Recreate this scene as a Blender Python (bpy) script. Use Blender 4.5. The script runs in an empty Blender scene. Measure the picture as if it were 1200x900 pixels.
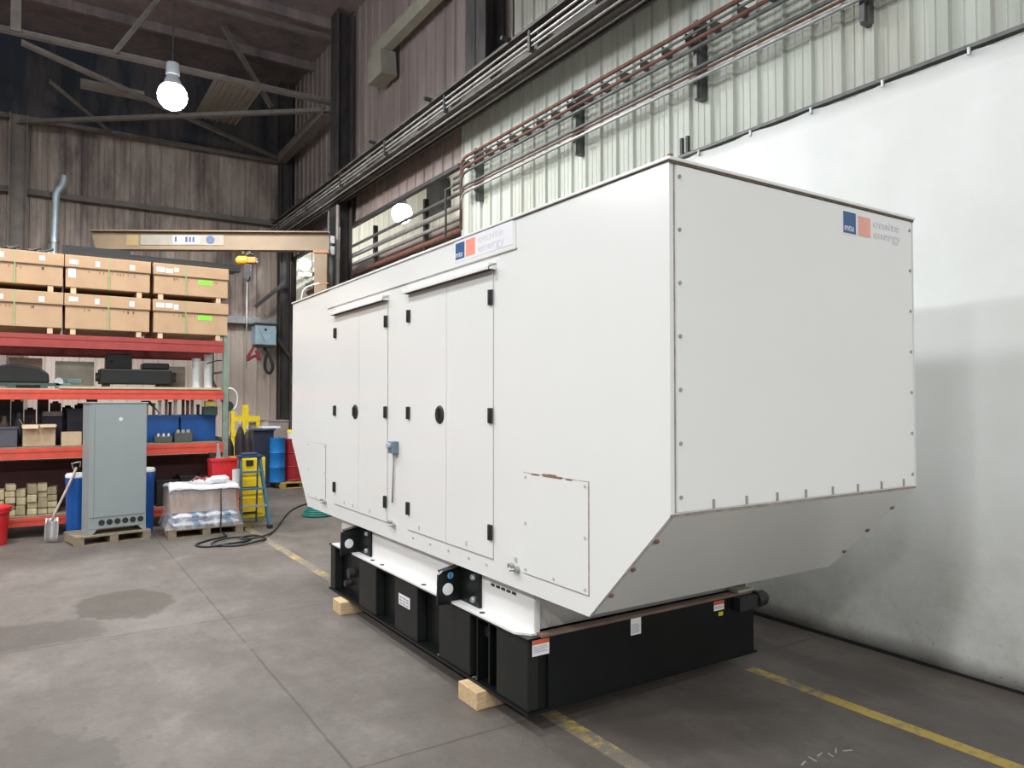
import bpy, bmesh, math, random
from mathutils import Vector, Matrix
PI = math.pi
SC = bpy.context.scene
COL = SC.collection
rnd = random.Random(7)

# ------------------------------------------------------------------ materials
class NT:
    def __init__(s, name):
        s.m = bpy.data.materials.new(name); s.m.use_nodes = True
        s.t = s.m.node_tree; s.n = s.t.nodes; s.n.clear()
        s.out = s.n.new('ShaderNodeOutputMaterial')
        s.b = s.n.new('ShaderNodeBsdfPrincipled')
        s.t.links.new(s.b.outputs[0], s.out.inputs[0])
        s.tc = None
    def link(s, a, b): s.t.links.new(a, b)
    def coord(s, scale=(1, 1, 1)):
        if s.tc is None:
            s.tc = s.n.new('ShaderNodeTexCoord')
        mp = s.n.new('ShaderNodeMapping'); mp.inputs['Scale'].default_value = scale
        s.link(s.tc.outputs['Object'], mp.inputs[0]); return mp.outputs[0]
    def noise(s, scale, st=(1, 1, 1), det=4, rough=.55):
        t = s.n.new('ShaderNodeTexNoise'); t.inputs['Scale'].default_value = scale
        t.inputs['Detail'].default_value = det; t.inputs['Roughness'].default_value = rough
        s.link(s.coord(st), t.inputs['Vector']); return t.outputs['Fac']
    def ramp(s, fac, lo, hi):
        r = s.n.new('ShaderNodeMapRange'); r.clamp = True
        r.inputs[1].default_value = lo; r.inputs[2].default_value = hi
        s.link(fac, r.inputs[0]); return r.outputs[0]
    def math(s, op, a, b=None, c=None):
        m = s.n.new('ShaderNodeMath'); m.operation = op
        for i, v in enumerate((a, b, c)):
            if v is None: continue
            if isinstance(v, (int, float)): m.inputs[i].default_value = v
            else: s.link(v, m.inputs[i])
        return m.outputs[0]
    def mix(s, fac, a, b):
        m = s.n.new('ShaderNodeMix'); m.data_type = 'RGBA'
        if isinstance(fac, (int, float)): m.inputs[0].default_value = fac
        else: s.link(fac, m.inputs[0])
        for i, v in ((6, a), (7, b)):
            if isinstance(v, tuple): m.inputs[i].default_value = (*v, 1)
            else: s.link(v, m.inputs[i])
        return m.outputs[2]
    def color(s, v):
        if isinstance(v, tuple): s.b.inputs['Base Color'].default_value = (*v, 1)
        else: s.link(v, s.b.inputs['Base Color'])
    def bump(s, h, strength, dist=.01):
        b = s.n.new('ShaderNodeBump'); b.inputs['Strength'].default_value = strength
        b.inputs['Distance'].default_value = dist
        s.link(h, b.inputs['Height']); s.link(b.outputs[0], s.b.inputs['Normal'])
    def set(s, rough=.5, metal=0, coat=0, spec=.5):
        s.b.inputs['Roughness'].default_value = rough; s.b.inputs['Metallic'].default_value = metal
        s.b.inputs['Coat Weight'].default_value = coat; s.b.inputs['Specular IOR Level'].default_value = spec
        return s.m

_mats = {}
def mat(name, col, rough=.5, metal=0, var=.12, scale=6, st=(1, 1, 1), bump=0, coat=0, spec=.5, dirt=None, dlo=.55, dhi=.75):
    """plain paint / plastic / wood with a little procedural variation (and optional dirt colour)"""
    if name in _mats: return _mats[name]
    t = NT(name)
    n = t.noise(scale, st)
    lo = tuple(c * (1 - var) for c in col); hi = tuple(min(1, c * (1 + var)) for c in col)
    c = t.mix(t.ramp(n, .3, .7), lo, hi)
    if dirt:
        n2 = t.noise(scale * .6, (st[0] * 1.3, st[1] * 1.3, st[2] * .9), 6, .65)
        c = t.mix(t.ramp(n2, dlo, dhi), c, dirt)
    t.color(c)
    if bump: t.bump(n, bump)
    _mats[name] = t.set(rough, metal, coat, spec)
    return _mats[name]

def emis(name, col, s):
    t = NT(name); t.b.inputs['Base Color'].default_value = (*col, 1)
    t.b.inputs['Emission Color'].default_value = (*col, 1); t.b.inputs['Emission Strength'].default_value = s
    return t.set(.4)

def glassy(name, col, alpha, rough=.15):
    t = NT(name); t.color(t.mix(t.ramp(t.noise(14, (1, 1, .4)), .35, .7), col, (.95, .96, 1)))
    t.link(t.ramp(t.noise(9, (1, 1, .35), 5), .3, .75), t.b.inputs['Alpha'])
    a = t.math('ADD', t.math('MULTIPLY', t.ramp(t.noise(9, (1, 1, .35), 5), .35, .75), .3), alpha)
    t.link(a, t.b.inputs['Alpha'])
    return t.set(rough)

WHITE = mat('white_enamel', (.78, .79, .775), .22, var=.012, scale=1.2, coat=.15)
WHITE2 = mat('white_enamel_skid', (.80, .80, .79), .3, var=.03, scale=3)
SEAM = mat('seam_sealant_brown', (.12, .085, .065), .8, var=.4, scale=30)
SEAMG = mat('seam_gap_grey', (.38, .37, .35), .8, var=.15, scale=30)
RUSTY = mat('rusty_edge', (.22, .13, .09), .85, var=.5, scale=25)
BLACK = mat('black_satin_paint', (.006, .0075, .0075), .35, var=.2, scale=4, spec=.3)
BLACKG = mat('black_panel_paint', (.014, .016, .015), .45, var=.15, scale=5, spec=.35)
RUBBER = mat('black_rubber', (.02, .02, .021), .55)
DARKS = mat('dark_steel', (.05, .048, .046), .55, metal=.3, var=.3, scale=9)
STEEL = mat('galvanised_steel', (.42, .43, .43), .4, metal=.7, var=.15, scale=12)
ALU = mat('dull_aluminium', (.6, .6, .6), .35, metal=.8, var=.1)
GREYP = mat('grey_enamel', (.29, .335, .34), .4, var=.03, scale=2)
REDR = mat('rack_orange_red', (.62, .075, .045), .45, var=.12, scale=8, dirt=(.4, .1, .07))
REDD = mat('rack_dull_red', (.33, .045, .04), .5, var=.15, scale=8)
GREENR = mat('rack_green_grey', (.21, .27, .22), .5, var=.15, scale=10)
CARD = mat('cardboard_tan', (.50, .33, .20), .85, var=.06, scale=5)
CARD2 = mat('cardboard_pale', (.52, .40, .27), .85, var=.1, scale=7)
WOOD = mat('raw_pine', (.58, .42, .24), .75, var=.18, scale=14, st=(1, 5, 5))
WOODO = mat('weathered_pallet_wood', (.25, .205, .14), .85, var=.3, scale=12, st=(1, 4, 4))
PLY = mat('plywood_pale', (.52, .46, .32), .8, var=.15, scale=6)
BLUEP = mat('blue_plastic', (.012, .11, .42), .35, var=.12, scale=5)
BLUE2 = mat('bright_blue_paint', (.01, .16, .46), .35)
REDP = mat('red_plastic', (.62, .025, .03), .35, var=.08)
REDDR = mat('red_drum_paint', (.30, .02, .025), .4, var=.15)
YEL = mat('yellow_paint', (.75, .58, .02), .45, var=.12, scale=8)
YELP = mat('yellow_plastic', (.80, .66, .03), .4, var=.1)
ORG = mat('hoist_orange', (.75, .32, .02), .45)
TAN = mat('crane_tan_paint', (.20, .145, .09), .6, var=.12, scale=3)
WHITEP = mat('white_plastic', (.78, .80, .82), .4, var=.06)
CREAM = mat('cream_board', (.58, .54, .45), .8, var=.1)
TEAL = mat('teal_fabric', (.01, .16, .14), .6, var=.3, scale=20)
PAPER = mat('white_paper', (.75, .76, .78), .7, var=.03)
INK = mat('black_ink', (.03, .03, .035), .6)
GREYTXT = mat('printed_grey', (.25, .26, .28), .7, var=.3, scale=60)
NAVY = mat('decal_navy', (.025, .09, .24), .35, var=.03)
SALMON = mat('decal_salmon', (.85, .28, .20), .45, var=.05)
SALMONF = mat('decal_salmon_faded', (.82, .40, .33), .5, var=.06)
FADED = mat('decal_faded_lilac', (.61, .62, .69), .5, var=.05)
DECALW = mat('decal_white', (.80, .81, .84), .3, var=.02)
LABELR = mat('label_orange', (.60, .10, .04), .5)
LIME = mat('lime_sticker', (.25, .85, .06), .5)
STRAP = mat('green_strap', (.28, .42, .18), .4)
FOAM = mat('tan_foam_block', (.45, .40, .25), .9, var=.2, scale=14)
BLUEBAG = mat('blue_print', (.10, .25, .45), .4)
LBLUE = mat('pale_blue_enamel', (.38, .52, .62), .4)
RUSTPIPE = mat('rusty_pipe', (.15, .065, .045), .7, var=.35, scale=10)
GREYPIPE = mat('dark_grey_pipe', (.12, .125, .12), .5, metal=.3, var=.25, scale=10)
BEAMM = mat('grimy_steel_beam', (.085, .075, .068), .6, metal=.1, var=.3, scale=3, dirt=(.2, .19, .17), dlo=.5, dhi=.8)
BEAML = mat('bright_conduit', (.38, .37, .35), .4, metal=.5, var=.2)
TRUSS = mat('dusty_steel_angle', (.17, .145, .125), .7, var=.2, scale=5)
COLM = mat('dark_column_paint', (.05, .045, .042), .7, var=.4, scale=6, st=(1, 1, .3))
ENDCH = mat('primer_grey_brown', (.30, .265, .24), .6, var=.1)
WRAP = glassy('stretch_wrap', (.72, .79, .90), .10)
LAMPE = emis('lamp_glow', (.86, .93, 1), 60)
LAMPH = mat('lamp_housing_grey', (.35, .36, .38), .5)

def siding(name, base, hi, dirt, dlo, dhi, rust=None, low=None):
    t = NT(name)
    n = t.noise(1.0, (5, 5, .35), 5, .6)
    c = t.mix(t.ramp(n, .35, .65), base, hi)
    d = t.noise(1.0, (1.1, 1.1, .25), 6, .7)
    c = t.mix(t.ramp(d, dlo, dhi), c, dirt)
    s2 = t.noise(1.0, (22, 22, .5), 4, .6)
    c = t.mix(t.math('MULTIPLY', t.ramp(s2, .56, .75), .5), c, rust or dirt)
    if low:       # paler lower sheets with a ragged edge
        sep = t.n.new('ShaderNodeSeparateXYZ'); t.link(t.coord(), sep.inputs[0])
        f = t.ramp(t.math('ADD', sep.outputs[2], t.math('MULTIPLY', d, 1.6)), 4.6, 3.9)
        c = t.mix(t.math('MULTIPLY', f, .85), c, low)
    t.color(c); t.bump(n, .15)
    return t.set(.55, .0, 0, .4)
PALEW = siding('pale_green_grey_siding', (.455, .485, .425), (.56, .59, .53), (.40, .38, .31), .5, .8, (.30, .24, .18))
PALEU = siding('pale_upper_siding', (.42, .42, .35), (.50, .50, .43), (.30, .27, .22), .45, .8)
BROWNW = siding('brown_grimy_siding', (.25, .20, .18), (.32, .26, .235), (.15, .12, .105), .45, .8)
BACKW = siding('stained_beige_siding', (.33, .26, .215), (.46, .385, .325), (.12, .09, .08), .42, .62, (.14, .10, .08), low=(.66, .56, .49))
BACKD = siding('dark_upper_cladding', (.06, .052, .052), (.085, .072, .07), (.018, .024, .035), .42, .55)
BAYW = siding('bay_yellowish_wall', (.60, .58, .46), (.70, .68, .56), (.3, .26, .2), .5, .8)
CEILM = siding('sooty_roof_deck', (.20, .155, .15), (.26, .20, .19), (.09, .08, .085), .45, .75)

# floor: concrete with joints, stain, grime, tyre track
def floor_mat():
    t = NT('worn_concrete')
    big = t.noise(.45, (1, 1, 1), 5, .6); mid = t.noise(2.2, (1, .7, 1), 9, .72); fine = t.noise(30, (1, 1, 1), 6, .7)
    c = t.mix(t.ramp(big, .38, .62), (.108, .094, .083), (.165, .147, .135))
    c = t.mix(t.math('MULTIPLY', t.ramp(mid, .48, .62), .45), c, (.088, .075, .064))
    c = t.mix(t.math('MULTIPLY', t.ramp(mid, .46, .34), .5), c, (.205, .186, .172))
    c = t.mix(t.math('MULTIPLY', t.ramp(t.noise(5.5, (1, .45, 1), 8, .75), .56, .66), .35), c, (.078, .066, .058))
    c = t.mix(t.math('MULTIPLY', t.ramp(fine, .52, .72), .35), c, (.065, .055, .049))
    c = t.mix(t.math('MULTIPLY', t.ramp(t.noise(9, (1, 1, 1), 6, .7), .66, .72), .5), c, (.24, .218, .20))
    sep = t.n.new('ShaderNodeSeparateXYZ'); t.link(t.coord(), sep.inputs[0])
    x, y = sep.outputs[0], sep.outputs[1]
    wob = t.math('MULTIPLY', t.math('SUBTRACT', t.noise(7, (1, 1, 1), 6, .7), .5), .022)
    def band(v, at, w, soft=.004):
        d = t.math('ABSOLUTE', t.math('SUBTRACT', t.math('ADD', v, wob), at))
        return t.ramp(d, w + soft, w)
    for v, at in ((x, 1.235), (y, 6.02), (y, 3.25), (y, 9.6), (y, 12.8)):
        c = t.mix(t.math('MULTIPLY', t.math('MULTIPLY', band(v, at, .004, .007), t.ramp(mid, .3, .5)), .8), c, (.06, .05, .045))
    c = t.mix(t.math('MULTIPLY', band(x, 4.22, .085, .05), .6), c, (.09, .082, .078))     # rubber track along the curtain
    c = t.mix(t.math('MULTIPLY', band(x, 4.72, .05, .08), .5), c, (.11, .09, .08))
    # oil-dark stain, old spill, and one broad plain patch
    def blob(cx, cy, rx, ry, amt, col, nz=1.3):
        nonlocal c
        dx = t.math('DIVIDE', t.math('SUBTRACT', x, cx), rx); dy = t.math('DIVIDE', t.math('SUBTRACT', y, cy), ry)
        r = t.math('SQRT', t.math('ADD', t.math('MULTIPLY', dx, dx), t.math('MULTIPLY', dy, dy)))
        r = t.math('ADD', r, t.math('MULTIPLY', t.math('SUBTRACT', mid, .5), nz))
        c = t.mix(t.math('MULTIPLY', t.ramp(r, 1.05, .92), amt), c, col)
    blob(.62, 6.95, .36, .50, .75, (.062, .054, .044), 1.6)
    blob(-.1, 6.35, .55, .36, .6, (.068, .058, .05), 2.4)
    blob(-.1, 3.7, .5, .9, .55, (.06, .051, .046), 2.4)
    blob(3.0, 1.5, 1.6, .9, .3, (.13, .12, .115), 1.8)  # broad faint grey patch before the generator end, ragged rim
    t.color(c)
    rr = t.n.new('ShaderNodeMapRange'); rr.inputs[3].default_value = .42; rr.inputs[4].default_value = .75
    t.link(mid, rr.inputs[0]); t.link(rr.outputs[0], t.b.inputs['Roughness'])
    t.bump(t.math('ADD', fine, t.math('MULTIPLY', mid, .6)), .25, .004)
    t.b.inputs['Specular IOR Level'].default_value = .28
    return t.m
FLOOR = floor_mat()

def worn_yellow(name, keep):
    t = NT(name); n = t.noise(16, (1, 1, 1), 7, .75); n2 = t.noise(2.0, (1, 1, 1), 3, .6)
    f = t.ramp(t.math('ADD', t.math('MULTIPLY', n, .7), t.math('MULTIPLY', n2, .45)), keep - .06, keep + .06)
    t.color(t.mix(f, (.17, .15, .13), (.44, .32, .07)))
    return t.set(.65)
YLINE = worn_yellow('worn_yellow_line', .53); YLINE2 = worn_yellow('worn_yellow_line_faded', .63)

def curtain_mat():
    t = NT('white_vinyl')
    n = t.noise(1.3, (1, 1, 1), 5, .6)
    c = t.mix(t.ramp(n, .3, .7), (.70, .72, .69), (.78, .80, .79))
    sep = t.n.new('ShaderNodeSeparateXYZ'); t.link(t.coord(), sep.inputs[0])
    low = t.ramp(sep.outputs[2], 1.3, 0)          # grime splashed up from the floor
    g = t.noise(3.2, (1, 1, 1.2), 8, .75)
    c = t.mix(t.math('MULTIPLY', t.math('MULTIPLY', low, t.ramp(g, .38, .75)), .75), c, (.40, .38, .31))
    sp = t.noise(38, (1, 1, 1), 3, .5)
    c = t.mix(t.math('MULTIPLY', t.math('MULTIPLY', t.ramp(sep.outputs[2], .5, 0), t.ramp(sp, .66, .74)), .7), c, (.12, .1, .08))
    t.color(c); t.bump(t.noise(1.6, (1, 1, .5), 4, .5), .35, .05)
    return t.set(.38)
CURT = curtain_mat()

# ------------------------------------------------------------------ mesh builder
class MB:
    def __init__(s): s.b = bmesh.new()
    def box(s, x0, y0, z0, x1, y1, z1, rot=None, piv=None):
        vs = [s.b.verts.new((x, y, z)) for x in (x0, x1) for y in (y0, y1) for z in (z0, z1)]
        for f in ((0, 1, 3, 2), (4, 6, 7, 5), (0, 4, 5, 1), (2, 3, 7, 6), (0, 2, 6, 4), (1, 5, 7, 3)):
            s.b.faces.new([vs[i] for i in f])
        if rot is not None:
            bmesh.ops.rotate(s.b, verts=vs, cent=piv or ((x0 + x1) / 2, (y0 + y1) / 2, (z0 + z1) / 2), matrix=rot)
        return s
    def ring(s, c, u, v, r, n): return [s.b.verts.new(c + u * (math.cos(2 * PI * i / n) * r) + v * (math.sin(2 * PI * i / n) * r)) for i in range(n)]
    def cyl(s, p0, p1, r, n=14, r2=None, caps=True):
        return s.lathe(p0, p1, [(0, r), (1, r if r2 is None else r2)], n, caps)
    def lathe(s, p0, p1, prof, n=18, caps=True):
        """prof = [(fraction along axis, radius)]"""
        p0 = Vector(p0); p1 = Vector(p1); d = (p1 - p0); a = d.normalized()
        u = a.orthogonal().normalized(); v = a.cross(u)
        rings = [s.ring(p0 + d * t, u, v, max(r, 1e-4), n) for t, r in prof]
        for A, B in zip(rings, rings[1:]):
            for i in range(n):
                f = s.b.faces.new((A[i], A[(i + 1) % n], B[(i + 1) % n], B[i])); f.smooth = True
        if caps:
            for R, fl in ((rings[0], True), (rings[-1], False)):
                f = s.b.faces.new(R[::-1] if fl else R)
                for e in f.edges: e.smooth = False
        for k in range(1, len(prof) - 1):                     # hard creases where the profile turns sharply
            t0, r0 = prof[k - 1]; t1, r1 = prof[k]; t2, r2 = prof[k + 1]; L = d.length
            a1 = math.atan2(r1 - r0, (t1 - t0) * L); a2 = math.atan2(r2 - r1, (t2 - t1) * L)
            if abs(a1 - a2) > .6:
                R = rings[k]
                for i in range(n):
                    e = s.b.edges.get((R[i], R[(i + 1) % n]))
                    if e: e.smooth = False
        return s
    def tube(s, pts, r, n=8, closed=False):
        pts = [Vector(p) for p in pts]; N = len(pts); prev = None; rings = []
        for i, p in enumerate(pts):
            a = pts[(i - 1) % N] if (i or closed) else p; c = pts[(i + 1) % N] if (i < N - 1 or closed) else p
            d = (c - a).normalized()
            u = d.orthogonal().normalized() if prev is None else (prev - d * prev.dot(d)).normalized()
            prev = u; rings.append(s.ring(p, u, d.cross(u), r, n))
        seq = list(zip(rings, rings[1:])) + ([(rings[-1], rings[0])] if closed else [])
        for A, B in seq:
            for i in range(n):
                f = s.b.faces.new((A[i], A[(i + 1) % n], B[(i + 1) % n], B[i])); f.smooth = True
        if not closed: s.b.faces.new(rings[0][::-1]); s.b.faces.new(rings[-1])
        return s
    def prism(s, poly, axis, a0, a1):
        """2-D polygon extruded along axis ('x': poly=(y,z), 'y': poly=(x,z), 'z': poly=(x,y))"""
        def P(p, a): return {'x': (a, p[0], p[1]), 'y': (p[0], a, p[1]), 'z': (p[0], p[1], a)}[axis]
        A = [s.b.verts.new(P(p, a0)) for p in poly]; B = [s.b.verts.new(P(p, a1)) for p in poly]; n = len(poly)
        s.b.faces.new(A[::-1]); s.b.faces.new(B)
        for i in range(n): s.b.faces.new((A[i], A[(i + 1) % n], B[(i + 1) % n], B[i]))
        return s
    def bar(s, p0, p1, w, h):
        """rectangular bar between two points"""
        p0 = Vector(p0); p1 = Vector(p1); d = (p1 - p0).normalized()
        u = d.cross(Vector((0, 0, 1)))
        u = Vector((1, 0, 0)) if u.length < 1e-3 else u.normalized()
        v = u.cross(d); q = []
        for p in (p0, p1): q.append([s.b.verts.new(p + u * (a * w / 2) + v * (b * h / 2)) for a, b in ((-1, -1), (1, -1), (1, 1), (-1, 1))])
        A, B = q
        s.b.faces.new(A[::-1]); s.b.faces.new(B)
        for i in range(4): s.b.faces.new((A[i], A[(i + 1) % 4], B[(i + 1) % 4], B[i]))
        return s
    def angle(s, p0, p1, w, t=.012):
        """L-section steel angle between two points"""
        p0 = Vector(p0); p1 = Vector(p1); d = (p1 - p0).normalized()
        u = d.cross(Vector((0, 0, 1))); u = Vector((1, 0, 0)) if u.length < 1e-3 else u.normalized(); v = u.cross(d)
        poly = [(0, 0), (w, 0), (w, t), (t, t), (t, w), (0, w)]
        q = [[s.b.verts.new(p + u * (a - w / 2) + v * (b - w / 2)) for a, b in poly] for p in (p0, p1)]
        A, B = q; s.b.faces.new(A[::-1]); s.b.faces.new(B)
        for i in range(6): s.b.faces.new((A[i], A[(i + 1) % 6], B[(i + 1) % 6], B[i]))
        return s
    def build(s, name, m, parent=None, bevel=0, label=None, seg=2, keep=False):
        bmesh.ops.recalc_face_normals(s.b, faces=s.b.faces)
        off = Vector((0, 0, 0)); q = parent
        while q is not None: off += q.location; q = q.parent
        if parent is None and not keep:
            vs = [v.co for v in s.b.verts]
            lo = [min(c[i] for c in vs) for i in range(3)]; hi = [max(c[i] for c in vs) for i in range(3)]
            off = Vector(((lo[0] + hi[0]) / 2, (lo[1] + hi[1]) / 2, lo[2]))
        for v in s.b.verts: v.co -= off
        me = bpy.data.meshes.new(name); s.b.to_mesh(me); s.b.free(); me.materials.append(m)
        o = bpy.data.objects.new(name, me); COL.objects.link(o)
        if parent is None: o.location = off
        else: o.parent = parent
        if bevel:
            md = o.modifiers.new('Bevel', 'BEVEL'); md.width = bevel; md.segments = seg; md.limit_method = 'ANGLE'; md.angle_limit = .7
        if label: o['label'] = label
        return o

def split(mb, name, m, parent, bevel=0):
    """every loose piece becomes a mesh object of its own"""
    bm = mb.b; bm.verts.ensure_lookup_table(); seen = set(); out = []
    for v0 in bm.verts:
        if v0 in seen: continue
        st = [v0]; isl = []; seen.add(v0)
        while st:
            v = st.pop(); isl.append(v)
            for e in v.link_edges:
                w = e.other_vert(v)
                if w not in seen: seen.add(w); st.append(w)
        q = MB(); mp = {v: q.b.verts.new(v.co) for v in isl}
        fs = {f for v in isl for f in v.link_faces}
        for f in fs:
            g = q.b.faces.new([mp[v] for v in f.verts]); g.smooth = f.smooth
        for v in isl:
            for e in v.link_edges:
                if not e.smooth:
                    k = q.b.edges.get((mp[e.verts[0]], mp[e.verts[1]]))
                    if k: k.smooth = False
        out.append(q.build(name, m, parent, bevel))
    bm.free(); return out

def root(name, label, cat, loc=(0, 0, 0), group=None):
    o = bpy.data.objects.new(name, None); COL.objects.link(o); o.location = loc; o.empty_display_size = .1
    o['label'] = label; o['category'] = cat
    if group: o['group'] = group
    return o
def tag(o, label, cat, group=None, kind=None):
    o['label'] = label; o['category'] = cat
    if group: o['group'] = group
    if kind: o['kind'] = kind
    return o
def struct(o): o['kind'] = 'structure'; return o
def dup(o, loc=None, rz=None, label=None, par=None):
    c = o.copy(); COL.objects.link(c)
    if par is not None: c.parent = par
    if loc is not None: c.location = loc
    if rz is not None: c.rotation_euler = (0, 0, rz)
    if label: c['label'] = label
    for ch in list(o.children): dup(ch, par=c)
    return c
def text(body, size, m, name, parent, mtx, depth=.0008, sx=1):
    cu = bpy.data.curves.new(name, 'FONT'); cu.body = body; cu.size = size; cu.extrude = depth; cu.resolution_u = 2
    to = bpy.data.objects.new(name, cu); COL.objects.link(to)
    dg = bpy.context.evaluated_depsgraph_get()
    me = bpy.data.meshes.new_from_object(to.evaluated_get(dg)); bpy.data.objects.remove(to); bpy.data.curves.remove(cu)
    me.transform(mtx @ Matrix.Diagonal((sx, 1, 1, 1)))
    off = Vector((0, 0, 0)); q = parent
    while q is not None: off += q.location; q = q.parent
    me.transform(Matrix.Translation(-off)); me.materials.clear(); me.materials.append(m)
    o = bpy.data.objects.new(name, me); COL.objects.link(o); o.parent = parent
    return o
def face_side(x, y, z):      # text on a wall facing -X, reading towards -Y
    return Matrix.Translation((x, y, z)) @ Matrix(((0, 0, -1, 0), (-1, 0, 0, 0), (0, 1, 0, 0), (0, 0, 0, 1)))
def face_end(x, y, z):       # text facing -Y, reading towards +X
    return Matrix.Translation((x, y, z)) @ Matrix.Rotation(PI / 2, 4, 'X')

# ------------------------------------------------------------------ setting
def corr(axis, a0, a1, z0, z1, pos, out, pitch=.257, rib=.036, depth=.03, beads=True, start=0):
    """ribbed sheet with 4 mm thickness; out = +1/-1 the side the ribs stand out to"""
    b = MB(); pr = []; a = a0
    k = 0
    while a < a1 - 1e-6:
        w = pitch
        pts = [(a, 0)]
        if beads:
            g = (pitch - rib) / 3
            for j in (1, 2): pts += [(a + g * j - .008, 0), (a + g * j, .006), (a + g * j + .008, 0)]
        pts += [(a + pitch - rib, 0), (a + pitch - rib + .012, depth), (a + pitch - .012, depth)]
        pr += pts; a += w; k += 1
    pr.append((a, 0)); pr = [(min(p, a1), d) for p, d in pr]
    rows = []
    for z in (z0, z1):
        for th in (0, .01):
            rows.append([b.b.verts.new(((pos + out * (d - th), p, z) if axis == 'y' else (p, pos + out * (d - th), z))) for p, d in pr])
    f0, k0, f1, k1 = rows
    for i in range(len(pr) - 1):
        for A, B in ((f0, f1), (k0, k1), (f0, k0), (f1, k1)):
            try: b.b.faces.new((A[i], A[i + 1], B[i + 1], B[i]))
            except ValueError: pass
    bmesh.ops.remove_doubles(b.b, verts=b.b.verts, dist=1e-5)
    return b

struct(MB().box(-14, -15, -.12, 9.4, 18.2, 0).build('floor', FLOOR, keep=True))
struct(corr('y', -15, 9.15, 0, 5.9, 5.09, -1).build('wall_right', PALEW))
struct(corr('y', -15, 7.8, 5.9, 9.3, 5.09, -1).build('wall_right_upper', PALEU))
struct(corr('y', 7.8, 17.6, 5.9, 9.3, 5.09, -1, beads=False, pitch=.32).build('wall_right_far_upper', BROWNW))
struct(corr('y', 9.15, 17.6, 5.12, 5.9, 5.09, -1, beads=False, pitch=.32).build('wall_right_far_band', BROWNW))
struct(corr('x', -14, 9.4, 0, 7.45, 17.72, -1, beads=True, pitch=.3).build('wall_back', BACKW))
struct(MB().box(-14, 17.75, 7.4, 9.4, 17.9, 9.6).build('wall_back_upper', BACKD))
b = MB(); b.box(-14, -15, 9.3, 5.2, 18, 9.4)
for y in range(-14, 18, 2): b.box(-14, y, 9.12, 5.1, y + .08, 9.3)
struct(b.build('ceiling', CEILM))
struct(corr('y', 9.0, 17.6, 0, 8.6, 8.7, -1, pitch=.4).build('wall_side_bay', BAYW))
struct(corr('x', 5.15, 8.7, 0, 8.3, 17.5, -1, pitch=.4).build('wall_back_bay', BAYW))
struct(MB().box(5.02, 9.16, 5.07, 5.1, 17.6, 5.13).build('trim_1', DARKS))
struct(MB().box(5.2, 9.0, 8.3, 8.8, 17.7, 8.4).build('ceiling_side_bay', CEILM))
struct(MB().box(5.15, 8.98, 0, 8.7, 9.08, 8.4).build('wall_side_bay_near', BROWNW))
# dado strip at the foot of the curtain wall
struct(MB().box(4.93, -15, 0, 5.04, 9.1, .16).build('baseboard_right', DARKS))

# back wall girts and corner
g = 'horizontal girts on the back wall'
tag(MB().angle((-9, 17.55, 5.93), (4.75, 17.55, 5.93), .14).build('wall_girt', TRUSS), 'brown horizontal steel girt high across the stained back wall', 'steel beam', g)
tag(MB().angle((2.6, 17.5, 3.58), (4.75, 17.5, 3.58), .18).build('wall_girt', STEEL), 'grey horizontal girt on the back wall above the pale blue box', 'steel beam', g)
def hcol(name, x, y, z0, z1, w, d, m, label, group='dark steel building columns'):
    b = MB(); t = .02
    b.box(x - w / 2, y - d / 2, z0, x - w / 2 + t, y + d / 2, z1); b.box(x + w / 2 - t, y - d / 2, z0, x + w / 2, y + d / 2, z1)
    b.box(x - w / 2, y - t / 2, z0, x + w / 2, y + t / 2, z1)
    return tag(b.build(name, m), label, 'steel column', group)
hcol('steel_column', 4.82, 17.38, 0, 9.25, .26, .26, COLM, 'dark steel column in the far right corner of the hall')
hcol('steel_column', -.42, 17.4, 0, 7.4, .3, .26, TRUSS, 'dusty steel column against the back wall left of the light blue duct')
hcol('steel_column', 4.86, 13.6, 0, 9.25, .3, .42, COLM, 'dark steel column between the jib crane and the side bay')
hcol('steel_column', 4.88, 8.2, 5.9, 9.25, .28, .5, COLM, 'dark steel column above the runway beam where siding turns pale')

def brace(p0, p1, w, label, m=TRUSS, g='roof bracing members'):
    return tag(MB().angle(p0, p1, w).build('brace', m), label, 'steel brace', g)
brace((-9, 14, 7.6), (4.8, 14, 7.66), .13, 'long horizontal steel chord crossing just above the round ceiling lamp')
brace((-.45, 17.35, 7.25), (4.75, 14.02, 7.5), .11, 'diagonal roof brace rising to the dark column, just under the ceiling lamp')
brace((-.3, 14.05, 7.5), (4.7, 17.3, 7.42), .11, 'diagonal roof brace falling from upper left to the far corner')
brace((-9, 17.5, 7.35), (4.7, 17.5, 7.42), .12, 'horizontal strut along the top of the back wall')
brace((4.72, 14.05, 7.48), (4.72, 17.3, 7.42), .2, 'pale wide strut joining the dark column to the far corner')
brace((2.95, 15, 9.1), (3.9, 15, 7.7), .12, 'short steep diagonal brace up in the dark roof right of the lamp')
brace((.1, 15.5, 7.5), (1.2, 17.3, 7.35), .08, 'thin short brace left of the ceiling lamp near the back wall')
brace((-.4, 14, 9.1), (-.4, 14, 7.6), .14, 'short vertical roof hanger at the far upper left')
brace((1.0, 14, 7.66), (1.9, 14, 9.2), .09, 'thin diagonal web of the roof truss above the lamp')
brace((-9, 14, 8.9), (4.8, 14, 8.95), .12, 'upper chord of the roof truss under the deck')
brace((4.1, 17.1, 3.85), (4.75, 17.1, 4.45), .08, 'dark diagonal knee brace beside the corner column above the girt', DARKS)
brace((4.5, 17.1, 3.3), (4.98, 17.05, 2.6), .08, 'dark diagonal brace right of the pale blue box', DARKS)
b = MB()
for i in range(7):
    x = 2.65 + i * .12
    b.box(x, 14.1, 7.70, x + .07, 16.4, 7.73); b.box(x + .07, 14.1, 7.67, x + .12, 16.4, 7.70)
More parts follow.
